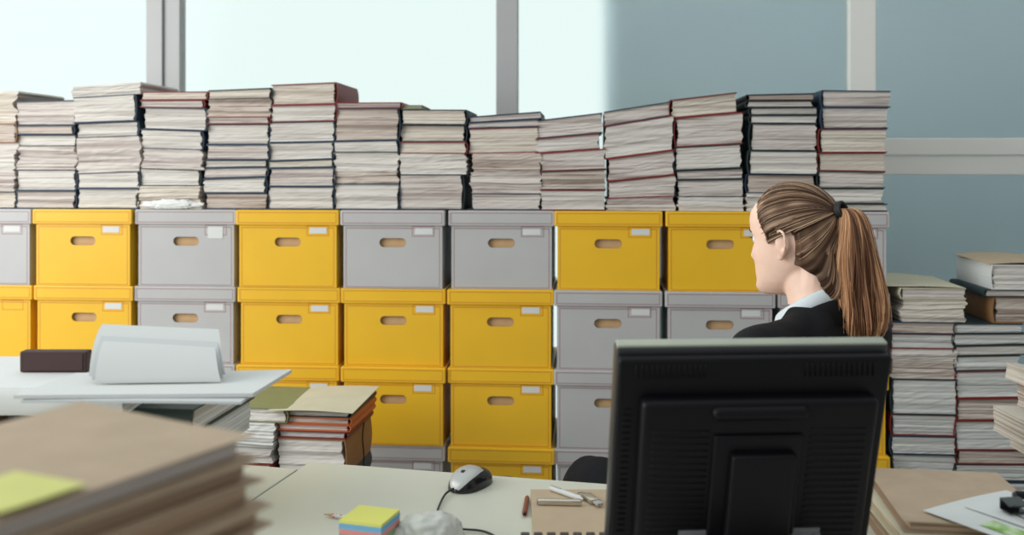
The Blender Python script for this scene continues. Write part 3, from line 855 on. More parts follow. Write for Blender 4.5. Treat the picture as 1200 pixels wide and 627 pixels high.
# crumpled white bag
bm = bmesh.new()
bmesh.ops.create_icosphere(bm, subdivisions=5, radius=1.0)
for v in bm.verts:
    q = v.co.copy()
    n1 = mnoise.noise(q*1.6+Vector((3,1,7))); n2 = mnoise.noise(q*4.1); n3 = abs(mnoise.noise(q*7.5+Vector((1,5,2))))
    r = 1+.16*n1+.09*n2-.07*n3
    v.co = Vector((q.x*r*.062, q.y*r*.055, max(-.4, q.z*r)*.040+.0165))
    v.co.z = max(.0004, v.co.z)
o = obj('crumpled_bag', bm, mat('thin_white_plastic', (.60,.61,.57), .4, scale=30, noise=.03), None, True)
put(o, -.141, 1.690, Z0, R(20)); tag(o, 'crumpled thin white plastic bag on the desk before the mouse', 'plastic bag')
# red pen
rp_ = thing('red_pen', 'short dark red pen lying left of the kraft notebook', 'pen')
put(rp_, .0265, 1.88, Z0+.0052, R(-4))
bm = bmesh.new(); add_tube(bm, [(0,-.05,0), (0,-.048,0), (0,.035,0), (0,.05,0)], [.003,.0048,.0048,.0015], 12); angle_smooth(obj('pen_barrel', bm, mat('dark_red_plastic', (.20,.03,.02), .3), rp_))
bm = bmesh.new(); add_tube(bm, [(0,-.0502,0), (0,-.056,0)], [.003,.002], 12); obj('pen_end', bm, M['black'], rp_)
# kraft notebook
nb = thing('kraft_notebook', 'kraft covered notebook lying on the desk beside the monitor', 'notebook')
put(nb, .142, 1.829, Z0, R(0))
bm = block_mesh(.206, .244, (.0012,.0012), (.0085,.0085), 77, .0004, .0002, -.122)
obj('page_block', bm, M['page_w'], nb)
bm = bmesh.new(); add_box(bm, (0,0,.0007), (.21,.248,.001)); add_box(bm, (0,0,.0095), (.21,.248,.0012), .0003); add_box(bm, (-.1052, 0, .005), (.0012,.248,.0098)); obj('notebook_cover', bm, M['kraft_lt'], nb)
ZN = Z0+.0103
# metal lighter-like stick, memory stick, white pen
st = thing('metal_stick', 'slim brushed metal case lying on the kraft notebook', 'metal case')
put(st, .089, 1.862, ZN, R(-4))
bm = bmesh.new(); add_box(bm, (0,0,.0058), (.082,.013,.0112), .003, seg=3); angle_smooth(obj('case_body', bm, M['chrome'], st))
bm = bmesh.new(); add_box(bm, (-.0415,0,.0058), (.002,.010,.008), .0008); obj('case_cap', bm, M['steel'], st)
us = thing('memory_stick', 'metal memory stick with plug towards the camera on the notebook', 'memory stick')
put(us, .148, 1.868, ZN, R(22))
bm = bmesh.new(); add_box(bm, (.006,.012,.0065), (.020,.042,.0085), .002); angle_smooth(obj('stick_body', bm, M['chrome'], us))
bm = bmesh.new(); add_box(bm, (.006,-.018,.0065), (.0125,.018,.0046), .0005); obj('plug', bm, M['silver'], us)
for sx in (-1,1):
    bm = bmesh.new(); add_box(bm, (.006+sx*.003,-.0272,.0070), (.0022,.0006,.0016)); obj('plug_slot', bm, M['rubber'], us)
bm = bmesh.new(); add_tube(bm, [(.006+.011*math.cos(a), .045+.011*math.sin(a), .004) for a in [2*PI*k/20 for k in range(21)]], .0013, 6); obj('key_ring', bm, M['steel'], us)
wp = thing('white_pen', 'white pen lying behind the slim metal case on the notebook', 'pen')
put(wp, .104, 1.912, ZN+.0052, math.atan2(-.055, .048))
bm = bmesh.new(); add_tube(bm, [(-.045,0,0), (-.043,0,0), (.035,0,0), (.045,0,0)], [.003,.0049,.0049,.0016], 12); angle_smooth(obj('pen_barrel', bm, M['cov_W'], wp))
bm = bmesh.new(); add_box(bm, (-.028, 0, .0062), (.03,.003,.0012), .0004); obj('pen_clip', bm, M['silver'], wp)
# keyboard
kb = thing('keyboard', 'black computer keyboard in front of the kraft notebook and beside the monitor', 'keyboard')
put(kb, .220, 1.6375, Z0, 0)
bm = bmesh.new(); add_box(bm, (0,0,.009), (.43,.103,.016), .004); obj('keyboard_base', bm, M['black'], kb)
bk = bmesh.new(); add_box(bk, (0,0,.0215), (.0150,.0150,.008), .002)
key0 = obj('key', bk, mat('dark_brown_grey_key', (.035,.028,.028), .45), kb)
first = True
for r_ in range(4):
    for c_ in range(19):
        k = key0 if first else key0.copy()
        if not first: C.objects.link(k); k.parent = kb
        first = False
        k.location = (-.198+c_*.0221, .040-r_*.0205-(.004 if r_ else 0), 0)
# kraft folders at the right of the monitor
fr = 'kraft folders on the desk right of the monitor'
zz = Z0
LBL = ['lowest kraft folder of the pile right of the monitor', 'second lowest kraft folder of the pile right of the monitor', 'cream covered folder right under the top kraft folder, right of the monitor', 'top kraft folder of the pile right of the monitor under white sheets']
for i, hh in enumerate((.020,.018,.022,.018)):
    f = folder(.232, .285, hh, LBL[i], m='cov_Y' if i == 2 else 'kraft', group=fr, bulge=.002 if i == 3 else 0)
    put(f, .748+.003*i-(.012 if i == 2 else 0), 1.700+.002*i, zz, R((-6,-9,-5,-8)[i])); zz += hh+.0008
o = sheet('printed_sheet', .21, .297, M['paper'], .0006, lambda u, v: .0022*math.sin(PI*u)*v)
u_, v_ = (.878,.479), (.479,-.878)
A = (.668, 1.618)
put(o, A[0]+u_[0]*.105+v_[0]*.1485, A[1]+u_[1]*.105+v_[1]*.1485, zz+.003, math.atan2(.479,.878)); tag(o, 'white sheet with a green printed patch lying on the kraft folders', 'paper sheet')
o2 = sheet('paper_sheet', .21, .297, M['paper'], .0006, lambda u, v: .003*math.sin(PI*u)*v+.001)
A = (.738, 1.625)
put(o2, A[0]+u_[0]*.105+v_[0]*.1485, A[1]+u_[1]*.105+v_[1]*.1485, zz+.006, math.atan2(.479,.878)); tag(o2, 'plain white sheet under the black clip, overlapping the sheet with green print', 'paper sheet')
m, nt, p = new_mat('green_print')
tc = N(nt, 'ShaderNodeTexCoord'); nz = N(nt, 'ShaderNodeTexNoise'); nz.inputs['Scale'].default_value = 28
nt.links.new(tc.outputs['Object'], nz.inputs['Vector'])
mr = N(nt, 'ShaderNodeMapRange'); mr.inputs[1].default_value = .45; mr.inputs[2].default_value = .6; nt.links.new(nz.outputs['Fac'], mr.inputs[0])
nt.links.new(mix_col(nt, mr.outputs[0], (.20,.42,.06), (.55,.68,.42)), p.inputs['Base Color'])
bm = bmesh.new(); add_box(bm, (-.070,.020,.0028), (.034,.078,.0004)); obj('green_patch', bm, m, o)
# binder clip
bc = thing('binder_clip', 'black binder clip with wire handles on the white sheets at right', 'clip')
put(bc, .803, 1.590, zz+.012, R(8))
bm = bmesh.new()
rings = []
for x in (-.017, .017):
    rings.append([bm.verts.new((x, y, z)) for y, z in ((-.012,0),(.014,-.003+.003),(.014,.018),(-.012,.012),(-.011,.010),(.0125,.0165),(.0125,.0015),(-.011,.0015))])
ring_faces(bm, rings); obj('clip_body', bm, M['black_gloss'], bc)
for zc, sg in ((.002, 0), (.011, 1)):
    bm = bmesh.new()
    add_tube(bm, smooth_path([(-.010,-.010,zc), (-.012,-.028,zc+.006*sg), (-.008,-.044,zc+.010*sg), (.008,-.044,zc+.010*sg), (.012,-.028,zc+.006*sg), (.010,-.010,zc)], 24), .0013, 6); obj('wire_handle', bm, M['black_gloss'], bc)
bp = thing('marker_pen', 'short black marker lying on the white sheets by the binder clip', 'marker')
put(bp, .868, 1.655, zz+.0145, R(-6))
bm = bmesh.new(); add_tube(bm, [(-.03,0,0), (-.029,0,0), (.05,0,0), (.052,0,0)], [.006,.0075,.0075,.006], 14); angle_smooth(obj('marker_barrel', bm, M['black'], bp))
bm = bmesh.new(); add_tube(bm, [(-.03,0,0), (-.034,0,0)], [.006,.0045], 14); obj('marker_cap_end', bm, M['black_gloss'], bp)

# ================================================================== OFFICE CHAIR AND PERSON
HX, HD = .604, 2.12                                # head centre in the camera frame
PSI = R(40)                                        # torso faces away to the left
fwd = (-math.sin(PSI), math.cos(PSI))
px_, pd_ = HX - .03*fwd[0], HD - .03*fwd[1]
per = thing('person', 'woman with a long blonde ponytail in a black blazer sitting behind the desk, facing left', 'person')
put(per, px_, pd_, 0, PSI)
HZ = 1.2285
HC = Vector((0, .03, HZ)); HROT = Matrix.Rotation(R(4), 3, 'Z') @ Matrix.Rotation(R(-2.5), 3, 'X')
HS = 1.0
def head_to_person(p): return HC + HROT @ (Vector(p)*HS)
LV = [(-.118,.076,.030,.016),(-.113,.087,.014,.028),(-.102,.092,-.002,.039),(-.088,.0915,-.022,.048),(-.072,.0905,-.040,.054),(-.056,.0905,-.056,.059),(-.04,.091,-.069,.063),(-.02,.0915,-.080,.067),(0,.091,-.088,.070),(.02,.095,-.093,.072),(.04,.098,-.095,.073),(.06,.095,-.092,.070),(.08,.082,-.078,.060),(.095,.060,-.056,.044),(.105,.034,-.032,.026),(.110,.008,-.006,.006)]
def g(x, s): return math.exp(-(x/s)**2)
def head_level(z):
    for a, b in zip(LV[:-1], LV[1:]):
        if z <= b[0]:
            t = (z-a[0])/(b[0]-a[0]); return [a[i]+(b[i]-a[i])*t for i in range(4)]
    return LV[-1]
def face_offset(x, z):
    o = 0
    if -.052 < z < .014:                            # nose
        if z > -.036: t = (.014-z)/.050; h = .003+.0185*t**1.25; sx = .0075+.0065*t
        else: t = (z+.052)/.016; h = .0215*max(0,t)**.6; sx = .014
        o += h*g(x, sx)
    o += .0055*g(x,.017)*g(z+.0605,.0048) + .0050*g(x,.015)*g(z+.0725,.0055) - .003*g(x,.02)*g(z+.0665,.0022)
    o -= .0045*g(x,.03)*g(z+.084,.007)
    o += .0060*g(x,.018)*g(z+.101,.011)
    for sx in (-1,1):
        o -= .0085*g(x-sx*.031,.014)*g(z-.002,.010)
        o += .0030*g(x-sx*.030,.022)*g(z-.020,.007)
        o += .0050*g(x-sx*.044,.018)*g(z+.028,.016)
    o += .002*g(x,.04)*g(z-.05,.03)
    return o
def add_head(bm):
    nz, na = 90, 96; rings = []
    zs = [-.118+(.228)*k/nz for k in range(nz+1)]
    for z in zs:
        _, f, b, w = head_level(z)
        ring = []
        for k in range(na):
            a = 2*PI*k/na
            c, s = math.cos(a), math.sin(a); e = 2/2.25
            x = w*math.copysign(abs(s)**e, s); y = (f+b)/2 + (f-b)/2*math.copysign(abs(c)**e, c)
            if c > 0: y += face_offset(x, z)*min(1, c*2.2)
            ring.append(bm.verts.new(head_to_person((x, y, z))))
        rings.append(ring)
    ring_faces(bm, rings)
def add_ear(bm, sx):
    def E(p): return head_to_person((sx*p[0], p[1], p[2]))
    hel = [(.0695,-.001,-.004),(.0785,-.001,.012),(.0850,-.011,.022),(.0905,-.025,.017),(.0910,-.029,-.002),(.0850,-.023,-.018),(.0760,-.014,-.029),(.0730,-.008,-.036),(.0705,-.004,-.034)]
    add_tube(bm, [E(p) for p in smooth_path(hel, 40)], [.0036]*40, 8)
    anti = [(.0765,-.008,.004),(.0785,-.016,.002),(.0780,-.018,-.010),(.0745,-.012,-.022)]
    add_tube(bm, [E(p) for p in smooth_path(anti, 20)], .0026, 8)
    er = HROT @ Matrix.Rotation(R(-sx*20), 3, 'Z')
    add_ellipsoid(bm, E((.0765,-.013,-.004)), (.0055,.0155,.026), 16, 12, rot=er)
    add_ellipsoid(bm, E((.0735,-.006,-.033)), (.0045,.007,.009), 12, 8, rot=er)
    add_tube(bm, [E((.071,.001,-.012)), E((.0735,-.003,-.013)), E((.071,.001,-.019))], .0032, 8)
def finger(bm, base, dirs, r0):
    pts = [Vector(base)]
    for d in dirs: pts.append(pts[-1]+Vector(d))
    add_tube(bm, pts, [r0, r0*.98, r0*.9, r0*.72][:len(pts)], 10)
    add_ellipsoid(bm, pts[-1], (r0*.74,)*3, 10, 8)
def add_hand(bm, wrist, ydir, sx):
    """hand resting palm down; ydir = direction of the fingers (unit), sx = side of the thumb (+1 = person's right)"""
    w = Vector(wrist); y = Vector(ydir).normalized(); up = Vector((0,0,1)); x = y.cross(up).normalized(); n = x.cross(y)
    def L(a, b, c): return w + x*a + y*b + n*c
    add_tube(bm, [L(0,-.01,0), L(0,.02,.002), L(0,.05,.003), L(0,.085,0)], [(.026,.018),(.033,.016),(.040,.015),(.040,.012)], 14, flat=x)
    for a, ln, r in ((-.029,.9,.0080),(-.010,1.06,.0084),(.010,1.0,.0083),(.028,.78,.0074)):
        a2 = a*(-sx)
        p = L(a2*1.05, .078, .001)
        d1 = y*.043*ln - n*.006*ln + x*a2*.10; d2 = y*.022*ln - n*.013*ln; d3 = y*.013*ln - n*.015*ln
        finger(bm, p, (d1, d2, d3), r)
    s = sx
    finger(bm, L(s*.024,.018,-.002), (x*s*.020+y*.028-n*.006, x*s*.010+y*.027-n*.006, y*.022-n*.006), .0098)
# --- joints (person frame: +Y forward, -X the person's left)
J = dict(shL=(-.198,-.02,1.011), elL=(-.205,.055,.79), wrL=(-.115,.27,.735), shR=(.176,-.02,1.008), elR=(.205,.055,.79), wrR=(.075,.275,.68),
         hipL=(-.085,.02,.545), knL=(-.20,.44,.650), anL=(.02,.60,.36), hipR=(.085,.02,.54), knR=(-.02,.47,.52), anR=(-.02,.46,.10))
def between(a, b, t): return tuple(p+(q-p)*t for p, q in zip(a, b))
def limb(bm, a, b, c, ra, rb, rc, n=22):
    m1 = between(a, b, .5); m2 = between(b, c, .35)
    path = smooth_path([(*a, ra), (*m1, (ra+rb)/2*1.02), (*b, rb), (*m2, rb*1.02 if rc < rb*.9 else rb), (*c, rc)], n)
    add_tube(bm, [p[:3] for p in path], [p[3] for p in path], 16)
    for p, r in ((a, ra), (c, rc)): add_ellipsoid(bm, p, (r,)*3, 14, 10)
def torso(bm, grow=0.0, top=1.145):
    lv = [(.505,-.01,.15,.10),(.56,-.01,.175,.118),(.64,.0,.160,.108),(.72,.005,.138,.098),(.80,.005,.142,.104),(.90,.0,.158,.112),(.955,-.008,.166,.105),(1.01,-.018,.158,.088),(1.048,-.026,.118,.070),(1.085,-.030,.070,.056),(1.135,-.022,.052,.052)]
    pth = smooth_path(lv, 40); rings = []
    for z, y, a, b in pth:
        if z > top: break
        ring = []
        for k in range(32):
            t = 2*PI*k/32; e = .86
            ring.append(bm.verts.new(((a+grow)*math.copysign(abs(math.cos(t))**e, math.cos(t)), y+(b+grow)*math.copysign(abs(math.sin(t))**e, math.sin(t)), z)))
        rings.append(ring)
    ring_faces(bm, rings)
def remeshed(name, bm, m, parent, voxel, iters=4, disp=None, fac=.5):
    me = bpy.data.meshes.new(name+'_src'); bm.to_mesh(me); bm.free()
    o = bpy.data.objects.new(name+'_src', me); C.objects.link(o)
    md = o.modifiers.new('r', 'REMESH'); md.mode = 'VOXEL'; md.voxel_size = voxel
    sm = o.modifiers.new('s', 'SMOOTH'); sm.iterations = iters; sm.factor = fac
    dg = bpy.context.evaluated_depsgraph_get(); dg.update()
    me2 = bpy.data.meshes.new_from_object(o.evaluated_get(dg), depsgraph=dg)
    bpy.data.objects.remove(o); bpy.data.meshes.remove(me)
    me2.name = name; me2.materials.clear(); me2.materials.append(m)
    if disp:
        nrm = [v.normal.copy() for v in me2.vertices]
        for v, nn in zip(me2.vertices, nrm): v.co = v.co + nn*disp(v.co)
    for p in me2.polygons: p.use_smooth = True
    r = bpy.data.objects.new(name, me2); C.objects.link(r); r.parent = parent
    return r
bm = bmesh.new()
add_head(bm)
for sx in (-1, 1): add_ear(bm, sx)
neck = [(0,.028,1.185,.047),(0,.006,1.150,.0475),(0,-.010,1.115,.050),(0,-.022,1.075,.058),(0,-.025,1.03,.07)]
pp = smooth_path(neck, 14); add_tube(bm, [p[:3] for p in pp], [(p[3]*.98, p[3]*1.08) for p in pp], 22, flat=(1,0,0))
add_tube(bm, [head_to_person((0,-.045,-.02)), head_to_person((0,-.052,-.06)), (0,-.018,1.13), (0,-.030,1.09)], [.045,.046,.048,.05], 18)
torso(bm, -.012, 1.10)
limb(bm, J['shL'], J['elL'], J['wrL'], .043, .036, .026); limb(bm, J['shR'], J['elR'], J['wrR'], .043, .036, .026)
add_hand(bm, J['wrL'], (.30,.90,-.25), 1); add_hand(bm, J['wrR'], (-.35,.92,-.18), -1)
limb(bm, J['hipL'], J['knL'], J['anL'], .070, .050, .034); limb(bm, J['hipR'], J['knR'], J['anR'], .070, .050, .034)
for an, dr in ((J['anL'], (.25,.80,-.55)), (J['anR'], (-.15,.97,-.12))):
    a = Vector(an); d = Vector(dr).normalized()
    add_tube(bm, [a-d*.03, a+d*.05-Vector((0,0,.03)), a+d*.13-Vector((0,0,.045)), a+d*.17-Vector((0,0,.05))], [.030,.032,.030,.018], 14)
body = remeshed('body', bm, M['skin'], per, .0034, 3)
# eyes, brows, lips
for sx in (-1, 1):
    e = obj('eye', (lambda b: (add_ellipsoid(b, (0,0,0), (.0118,)*3, 18, 12), b)[1])(bmesh.new()), M['eye'], per, True)
    e.location = head_to_person((sx*.0305, .0735, .002))
    ir = obj('iris', (lambda b: (add_ellipsoid(b, (0,0,0), (.0056,.0022,.0056), 14, 8), b)[1])(bmesh.new()), M['iris'], e, True); ir.location = HROT @ Vector((0,.0108,0)); ir.rotation_euler = (0,0,R(4))
    bm = bmesh.new()
    for k in range(14):
        a = R(-60)+R(120)*k/13
        p = Vector((sx*.0305+.0125*math.sin(a), .0745+.0105*math.cos(a), .0045)); q = p+Vector((math.sin(a)*.004, .0075, .0025))
        add_tube(bm, [head_to_person(p), head_to_person((p+q)/2+Vector((0,0,-.0006))), head_to_person(q)], [.0006,.0005,.0002], 4)
    obj('eyelashes', bm, M['brow'], per)
    bm = bmesh.new(); pts = []; rr = []
    for k in range(14):
        t = k/13; x = .012+.036*t; z = .0195+.006*math.sin(PI*min(1, t*.8+.1))-.004*t*t
        _, f, b, w = head_level(z); yc = (f+b)/2; e = 2.25
        y = yc+(f-b)/2*max(0, 1-(x/w)**e)**(1/e)+face_offset(x, z)
        pts.append(head_to_person((sx*x, y+.0008, z))); rr.append((.0012, .0032*math.sin(PI*(.12+.86*t))+.0006))
    add_tube(bm, pts, rr, 8, flat=HROT @ Vector((0,1,0))); obj('eyebrow', bm, M['brow'], per, True)
for nm, zc, hgt in (('upper_lip', -.0612, .0040), ('lower_lip', -.0718, .0048)):
    bm = bmesh.new(); pts = []; rr = []
    for k in range(17):
        t = -1+2*k/16; x = .022*t; z = zc - (.002 if nm == 'lower_lip' else -.001)*(t*t)*-1
        z = -.0668+(zc+.0668)*(1-t*t*.9)
        _, f, b, w = head_level(z); e = 2.25
        y = (f+b)/2+(f-b)/2*max(0, 1-(abs(x)/w)**e)**(1/e)+face_offset(x, z)
        pts.append(head_to_person((x, y-.0012, z))); rr.append((.0022*(1-.7*t*t), hgt*(1-.85*t*t)))
    add_tube(bm, pts, rr, 8, flat=HROT @ Vector((0,1,0))); obj(nm, bm, M['lips'], per, True)

# --- hair pulled back to a high ponytail
TIE = Vector((0, -.099, .058))
SK_C = Vector((0, .002, .012)); SK_R = Vector((.0800, .1040, .1035))
def skull(d):
    """distance from SK_C to the hair's base surface along unit direction d"""
    return 1/math.sqrt((d.x/SK_R.x)**2+(d.y/SK_R.y)**2+(d.z/SK_R.z)**2)
# hairline: azimuth from the front (0) to the back (180), height, for one side
HL = [(0,.084),(20,.082),(38,.077),(52,.064),(62,.045),(70,.018),(77,-.006),(84,.014),(92,.023),(102,.024),(110,.010),(115,-.024),(120,-.064),(128,-.098),(142,-.122),(160,-.132),(180,-.134)]
def hairline(a):
    a = abs(a)
    for p, q in zip(HL[:-1], HL[1:]):
        if a <= q[0]: return p[1]+(q[1]-p[1])*(a-p[0])/(q[0]-p[0])
    return HL[-1][1]
def head_surface(a, z):
    _, f, b, w = head_level(z); e = 2/2.25
    c, s = math.cos(a), math.sin(a)
    if c < 0 and z < -.045:                     # the nape follows the neck
        k = min(1, (-.045-z)/.03); b = b*(1-k)-.106*k; w = w*(1-k)+.061*k; f = f*(1-k)+.02*k
    return Vector((w*math.copysign(abs(s)**e, s), (f+b)/2+(f-b)/2*math.copysign(abs(c)**e, c), z))
def hair_col(r, along, gold):
    """strand colour: dark ash blonde roots, lighter streaks"""
    dark = (.062,.030,.021); mid = (.215,.122,.080); lite = (.66,.455,.30)
    r = max(0, min(1, r))
    c = [dark[i]+(mid[i]-dark[i])*min(1, r*2) for i in range(3)] if r < .5 else [mid[i]+(lite[i]-mid[i])*(r-.5)*2 for i in range(3)]
    if gold: c = [c[0]*1.32+.02, c[1]*1.12+.006, c[2]*.95]
    return (*c, 1)
def add_colors(o, cols_):
    ca = o.data.color_attributes.new('strand', 'FLOAT_COLOR', 'POINT')
    for i, c in enumerate(cols_): ca.data[i].color = c
rdh = random.Random(21)
bm = bmesh.new(); NU, NT = 560, 46
cv = []
grid = []
for i in range(NU):
    a = -PI+2*PI*i/NU
    ad = math.degrees(a)
    z0 = hairline(ad)+.0045*mnoise.noise(Vector((ad*.30, 2, 0)))+.003*mnoise.noise(Vector((ad*1.3, 5, 0)))+.0020*rdh.gauss(0,1)
    p0 = head_surface(a, z0)
    d0 = (p0-SK_C); r0 = d0.length; d0.normalize()
    d1 = (TIE-SK_C); r1 = d1.length; d1.normalize()
    ang = d0.angle(d1)
    n_lo = mnoise.noise(Vector((i*.035, 5.1, 0))); n_mid = mnoise.noise(Vector((i*.14, 9.3, 0))); n_hi = mnoise.noise(Vector((i*.47, 1.7, 0)))
    row = []
    side = 1 if a > 0 else -1
    for k in range(NT+1):
        t = k/NT
        sway = .06*math.sin(PI*t)*(mnoise.noise(Vector((i*.012, t*2.0, 3.3))))
        tt = max(0, min(1, t))
        s0 = math.sin((1-tt)*ang)/math.sin(ang) if ang > 1e-4 else 1-tt; s1 = math.sin(tt*ang)/math.sin(ang) if ang > 1e-4 else tt
        d = (d0*s0+d1*s1).normalized()
        d = (d+Vector((side*sway*.5, 0, -abs(sway)*.6))).normalized()
        rs = skull(d)
        env = min(1, t*9)
        wv = mnoise.noise(Vector((i*.05, t*5.0, 7.7)))
        q_ = min(1, t/.5); q_ = q_*q_*(3-2*q_)
        r = max(rs, r0+(rs-r0)*q_)+.0045*env if r0 > rs*.9 and z0 < -.04 else r0*(1-env)+(rs+.0045)*env
        r += env*(.0022*n_lo*math.sin(PI*min(1,t*1.3))+.0013*n_mid+.0008*n_hi+.0014*wv*math.sin(PI*t)) - (1-env)*.0012
        if t > .90: r = r*(1-(t-.9)*10)+(r1+.006)*(t-.9)*10
        row.append(bm.verts.new(head_to_person(SK_C+d*r)))
        f = .30+.50*n_lo+.75*n_mid+.6*n_hi+.40*wv + (.10 if abs(ad) < 70 else -.04)
        cv.append(hair_col(f, t, False))
    grid.append(row)
for i in range(NU):
    a, b = grid[i], grid[(i+1) % NU]
    for k in range(NT): bm.faces.new((a[k], b[k], b[k+1], a[k+1]))
bm.faces.new([g_[NT] for g_ in reversed(grid)])
cap = obj('hair', bm, M['hair'], per, True); add_colors(cap, cv)
# loose strands lying over the cap and fine hairs at the hairline
def strands_object(name, paths, rads, colors, parent, seg=4):
    bm = bmesh.new(); cc = []
    for pth, r, c in zip(paths, rads, colors):
        n = len(pth)
        add_tube(bm, pth, [r*(.45+.55*math.sin(PI*min(1, .12+.86*q/(n-1)))) for q in range(n)], seg)
        cc += [c]*(n*seg)
    o = obj(name, bm, M['hair'], parent, True); add_colors(o, cc); return o
paths, rads, colors = [], [], []
for q in range(420):
    a = rdh.uniform(-PI, PI); ad = math.degrees(a)
    p0 = head_surface(a, hairline(ad)+rdh.uniform(0,.012)); d0 = (p0-SK_C).normalized(); d1 = (TIE-SK_C).normalized(); ang = d0.angle(d1)
    if ang < .15: continue
    off = rdh.uniform(.004,.0085); sw = rdh.uniform(-.05,.05); lo_ = rdh.uniform(0,.1); pts = []
    for k in range(16):
        t = lo_+(.97-lo_)*k/15
        d = (d0*math.sin((1-t)*ang)+d1*math.sin(t*ang))/math.sin(ang)
        d = (d.normalized()+Vector((sw*math.sin(PI*t)*(1 if a>0 else -1), 0, -abs(sw)*.6*math.sin(PI*t)))).normalized()
        pts.append(head_to_person(SK_C+d*(skull(d)+off*min(1, .2+t*4))))
    paths.append(pts); rads.append(rdh.uniform(.0005,.0011)); colors.append(hair_col(rdh.gauss(.42,.40), 0, False))
strands_object('hair_strands', paths, rads, colors, per)
# ponytail
T0 = head_to_person(TIE*1.04)
bk = HROT @ Vector((0,-1,0)); sdv = HROT @ Vector((1,0,0))
axis = [(0,0),(.016,.003),(.028,-.012),(.034,-.045),(.036,-.09),(.038,-.14),(.040,-.19),(.040,-.24),(.038,-.28)]
wid = [.013,.019,.027,.036,.046,.054,.058,.054,.028]
AX = smooth_path([(a[0], a[1], w_) for a, w_ in zip(axis, wid)], 30)
def pony(u, v, t, wob=0.0, ph=0.0):
    k = t*29; i = min(int(k), 28); f = k-i
    b, z, w_ = [AX[i][q]+(AX[i+1][q]-AX[i][q])*f for q in range(3)]
    wv = wob*math.sin(t*9+ph)*t
    return T0 + bk*(b+u*w_*.95+wv) + sdv*(v*w_*.62+wob*.6*math.cos(t*7+ph*1.7)*t) + Vector((0,0,z+.0*u))
bm = bmesh.new(); rings = []; cc = []
for k in range(40):
    t = .02+.93*k/39; ring = []
    for q in range(40):
        a = 2*PI*q/40; rr = .80+.10*mnoise.noise(Vector((q*.5, t*2.5, 4)))
        ring.append(bm.verts.new(pony(math.cos(a)*rr, math.sin(a)*rr, t))); cc.append(hair_col(.36+.5*mnoise.noise(Vector((q*.55, t*1.2, 1))), t, True))
    rings.append(ring)
ring_faces(bm, rings)
pt = obj('ponytail', bm, M['hair'], per, True); add_colors(pt, cc)
paths, rads, colors = [], [], []
for q in range(900):
    a = rdh.uniform(0, 2*PI); rr = rdh.uniform(.74, 1.0) if q < 820 else rdh.uniform(1.0, 1.18)
    u, v = math.cos(a)*rr, math.sin(a)*rr
    clump = mnoise.noise(Vector((math.cos(a)*2.6, math.sin(a)*2.6, 3)))
    ph = clump*6+rdh.uniform(-.5,.5); wob = .0055+.006*abs(clump)
    end = rdh.uniform(.80, 1.0); dv = rdh.uniform(-.10,.10); st_ = rdh.uniform(0,.12) if rdh.random() < .8 else rdh.uniform(.1,.5)
    pts = [pony(u+dv*t, v-dv*t*.6, t, wob, ph) for t in [st_+(end-st_)*k/23 for k in range(24)]]
    paths.append(pts); rads.append(rdh.uniform(.0009,.0019) if q < 820 else .0004); colors.append(hair_col(.56+1.3*clump+rdh.gauss(0,.24), 0, True))
strands_object('ponytail_strands', paths, rads, colors, per)
bm = bmesh.new()
tdir = (bk*.95+Vector((0,0,.25))).normalized(); t1 = tdir.orthogonal().normalized(); t2 = tdir.cross(t1)
for o_ in (-.004, .0, .004):
    add_tube(bm, [T0+bk*.004+tdir*o_+(t1*math.cos(2*PI*k/28)+t2*math.sin(2*PI*k/28))*.0165 for k in range(29)], .0036, 8)
obj('hair_tie', bm, M['rubber'], per, True)

# --- clothes
def wrinkle(co):
    return .0040*mnoise.noise(Vector((co.x*9, co.y*9, co.z*14)))+.0026*mnoise.noise(Vector((co.x*22+3, co.y*22, co.z*34)))
bm = bmesh.new(); torso(bm, .006, 1.10)
for s in 'LR':
    limb(bm, J['sh'+s], J['el'+s], between(J['el'+s], J['wr'+s], .90), .062, .053, .040)
    add_ellipsoid(bm, Vector(J['sh'+s])+Vector((-.02 if s == 'R' else .02, 0, .006)), (.085,.066,.056), 18, 12)
    add_tube(bm, [J['sh'+s], (J['sh'+s][0]*.55, -.03, 1.028), (J['sh'+s][0]*.2, -.036, 1.052)], [.060,.050,.044], 14)
bz = remeshed('blazer', bm, M['blazer'], per, .0075, 5, wrinkle)
def collar(name, zb, zf, h, r0, flare, m, cy=-.016, th=.0025, opening=R(24)):
    """folded collar band round the neck: high at the back, lower and open at the front"""
    bm = bmesh.new(); n = 48; rings = []
    for k in range(n+1):
        a = opening+(2*PI-2*opening)*k/n                     # 0 = front
        f = (1+math.cos(a))/2
        z = zb+(zf-zb)*f**1.3; hh = h*(1+.35*f)
        rx, ry = r0[0]+.012*f, r0[1]+.022*f
        def Pt(r, zz): return bm.verts.new(((rx+r)*math.sin(a), cy+(ry+r)*math.cos(a), zz))
        rings.append([Pt(-.002, z-.020), Pt(0, z), Pt(.0025, z+.0035), Pt(.005, z), Pt(.005+flare, z-hh), Pt(.002+flare, z-hh), Pt(.002, z-.006), Pt(.0005, z-.020)])
    ring_faces(bm, rings)
    return obj(name, bm, m, per, True)
collar('shirt_collar', 1.137, 1.058, .036, (.054,.058), .010, M['shirt'])
collar('blazer_collar', 1.112, 1.020, .042, (.063,.068), .016, M['blazer'], opening=R(38))
bm = bmesh.new()
add_ellipsoid(bm, (0,-.01,.535), (.182,.135,.085), 24, 14)
for s in 'LR': limb(bm, J['hip'+s], J['kn'+s], between(J['kn'+s], J['an'+s], .93), .090, .066, .050)
remeshed('trousers', bm, M['trousers'], per, .0085, 5, wrinkle)
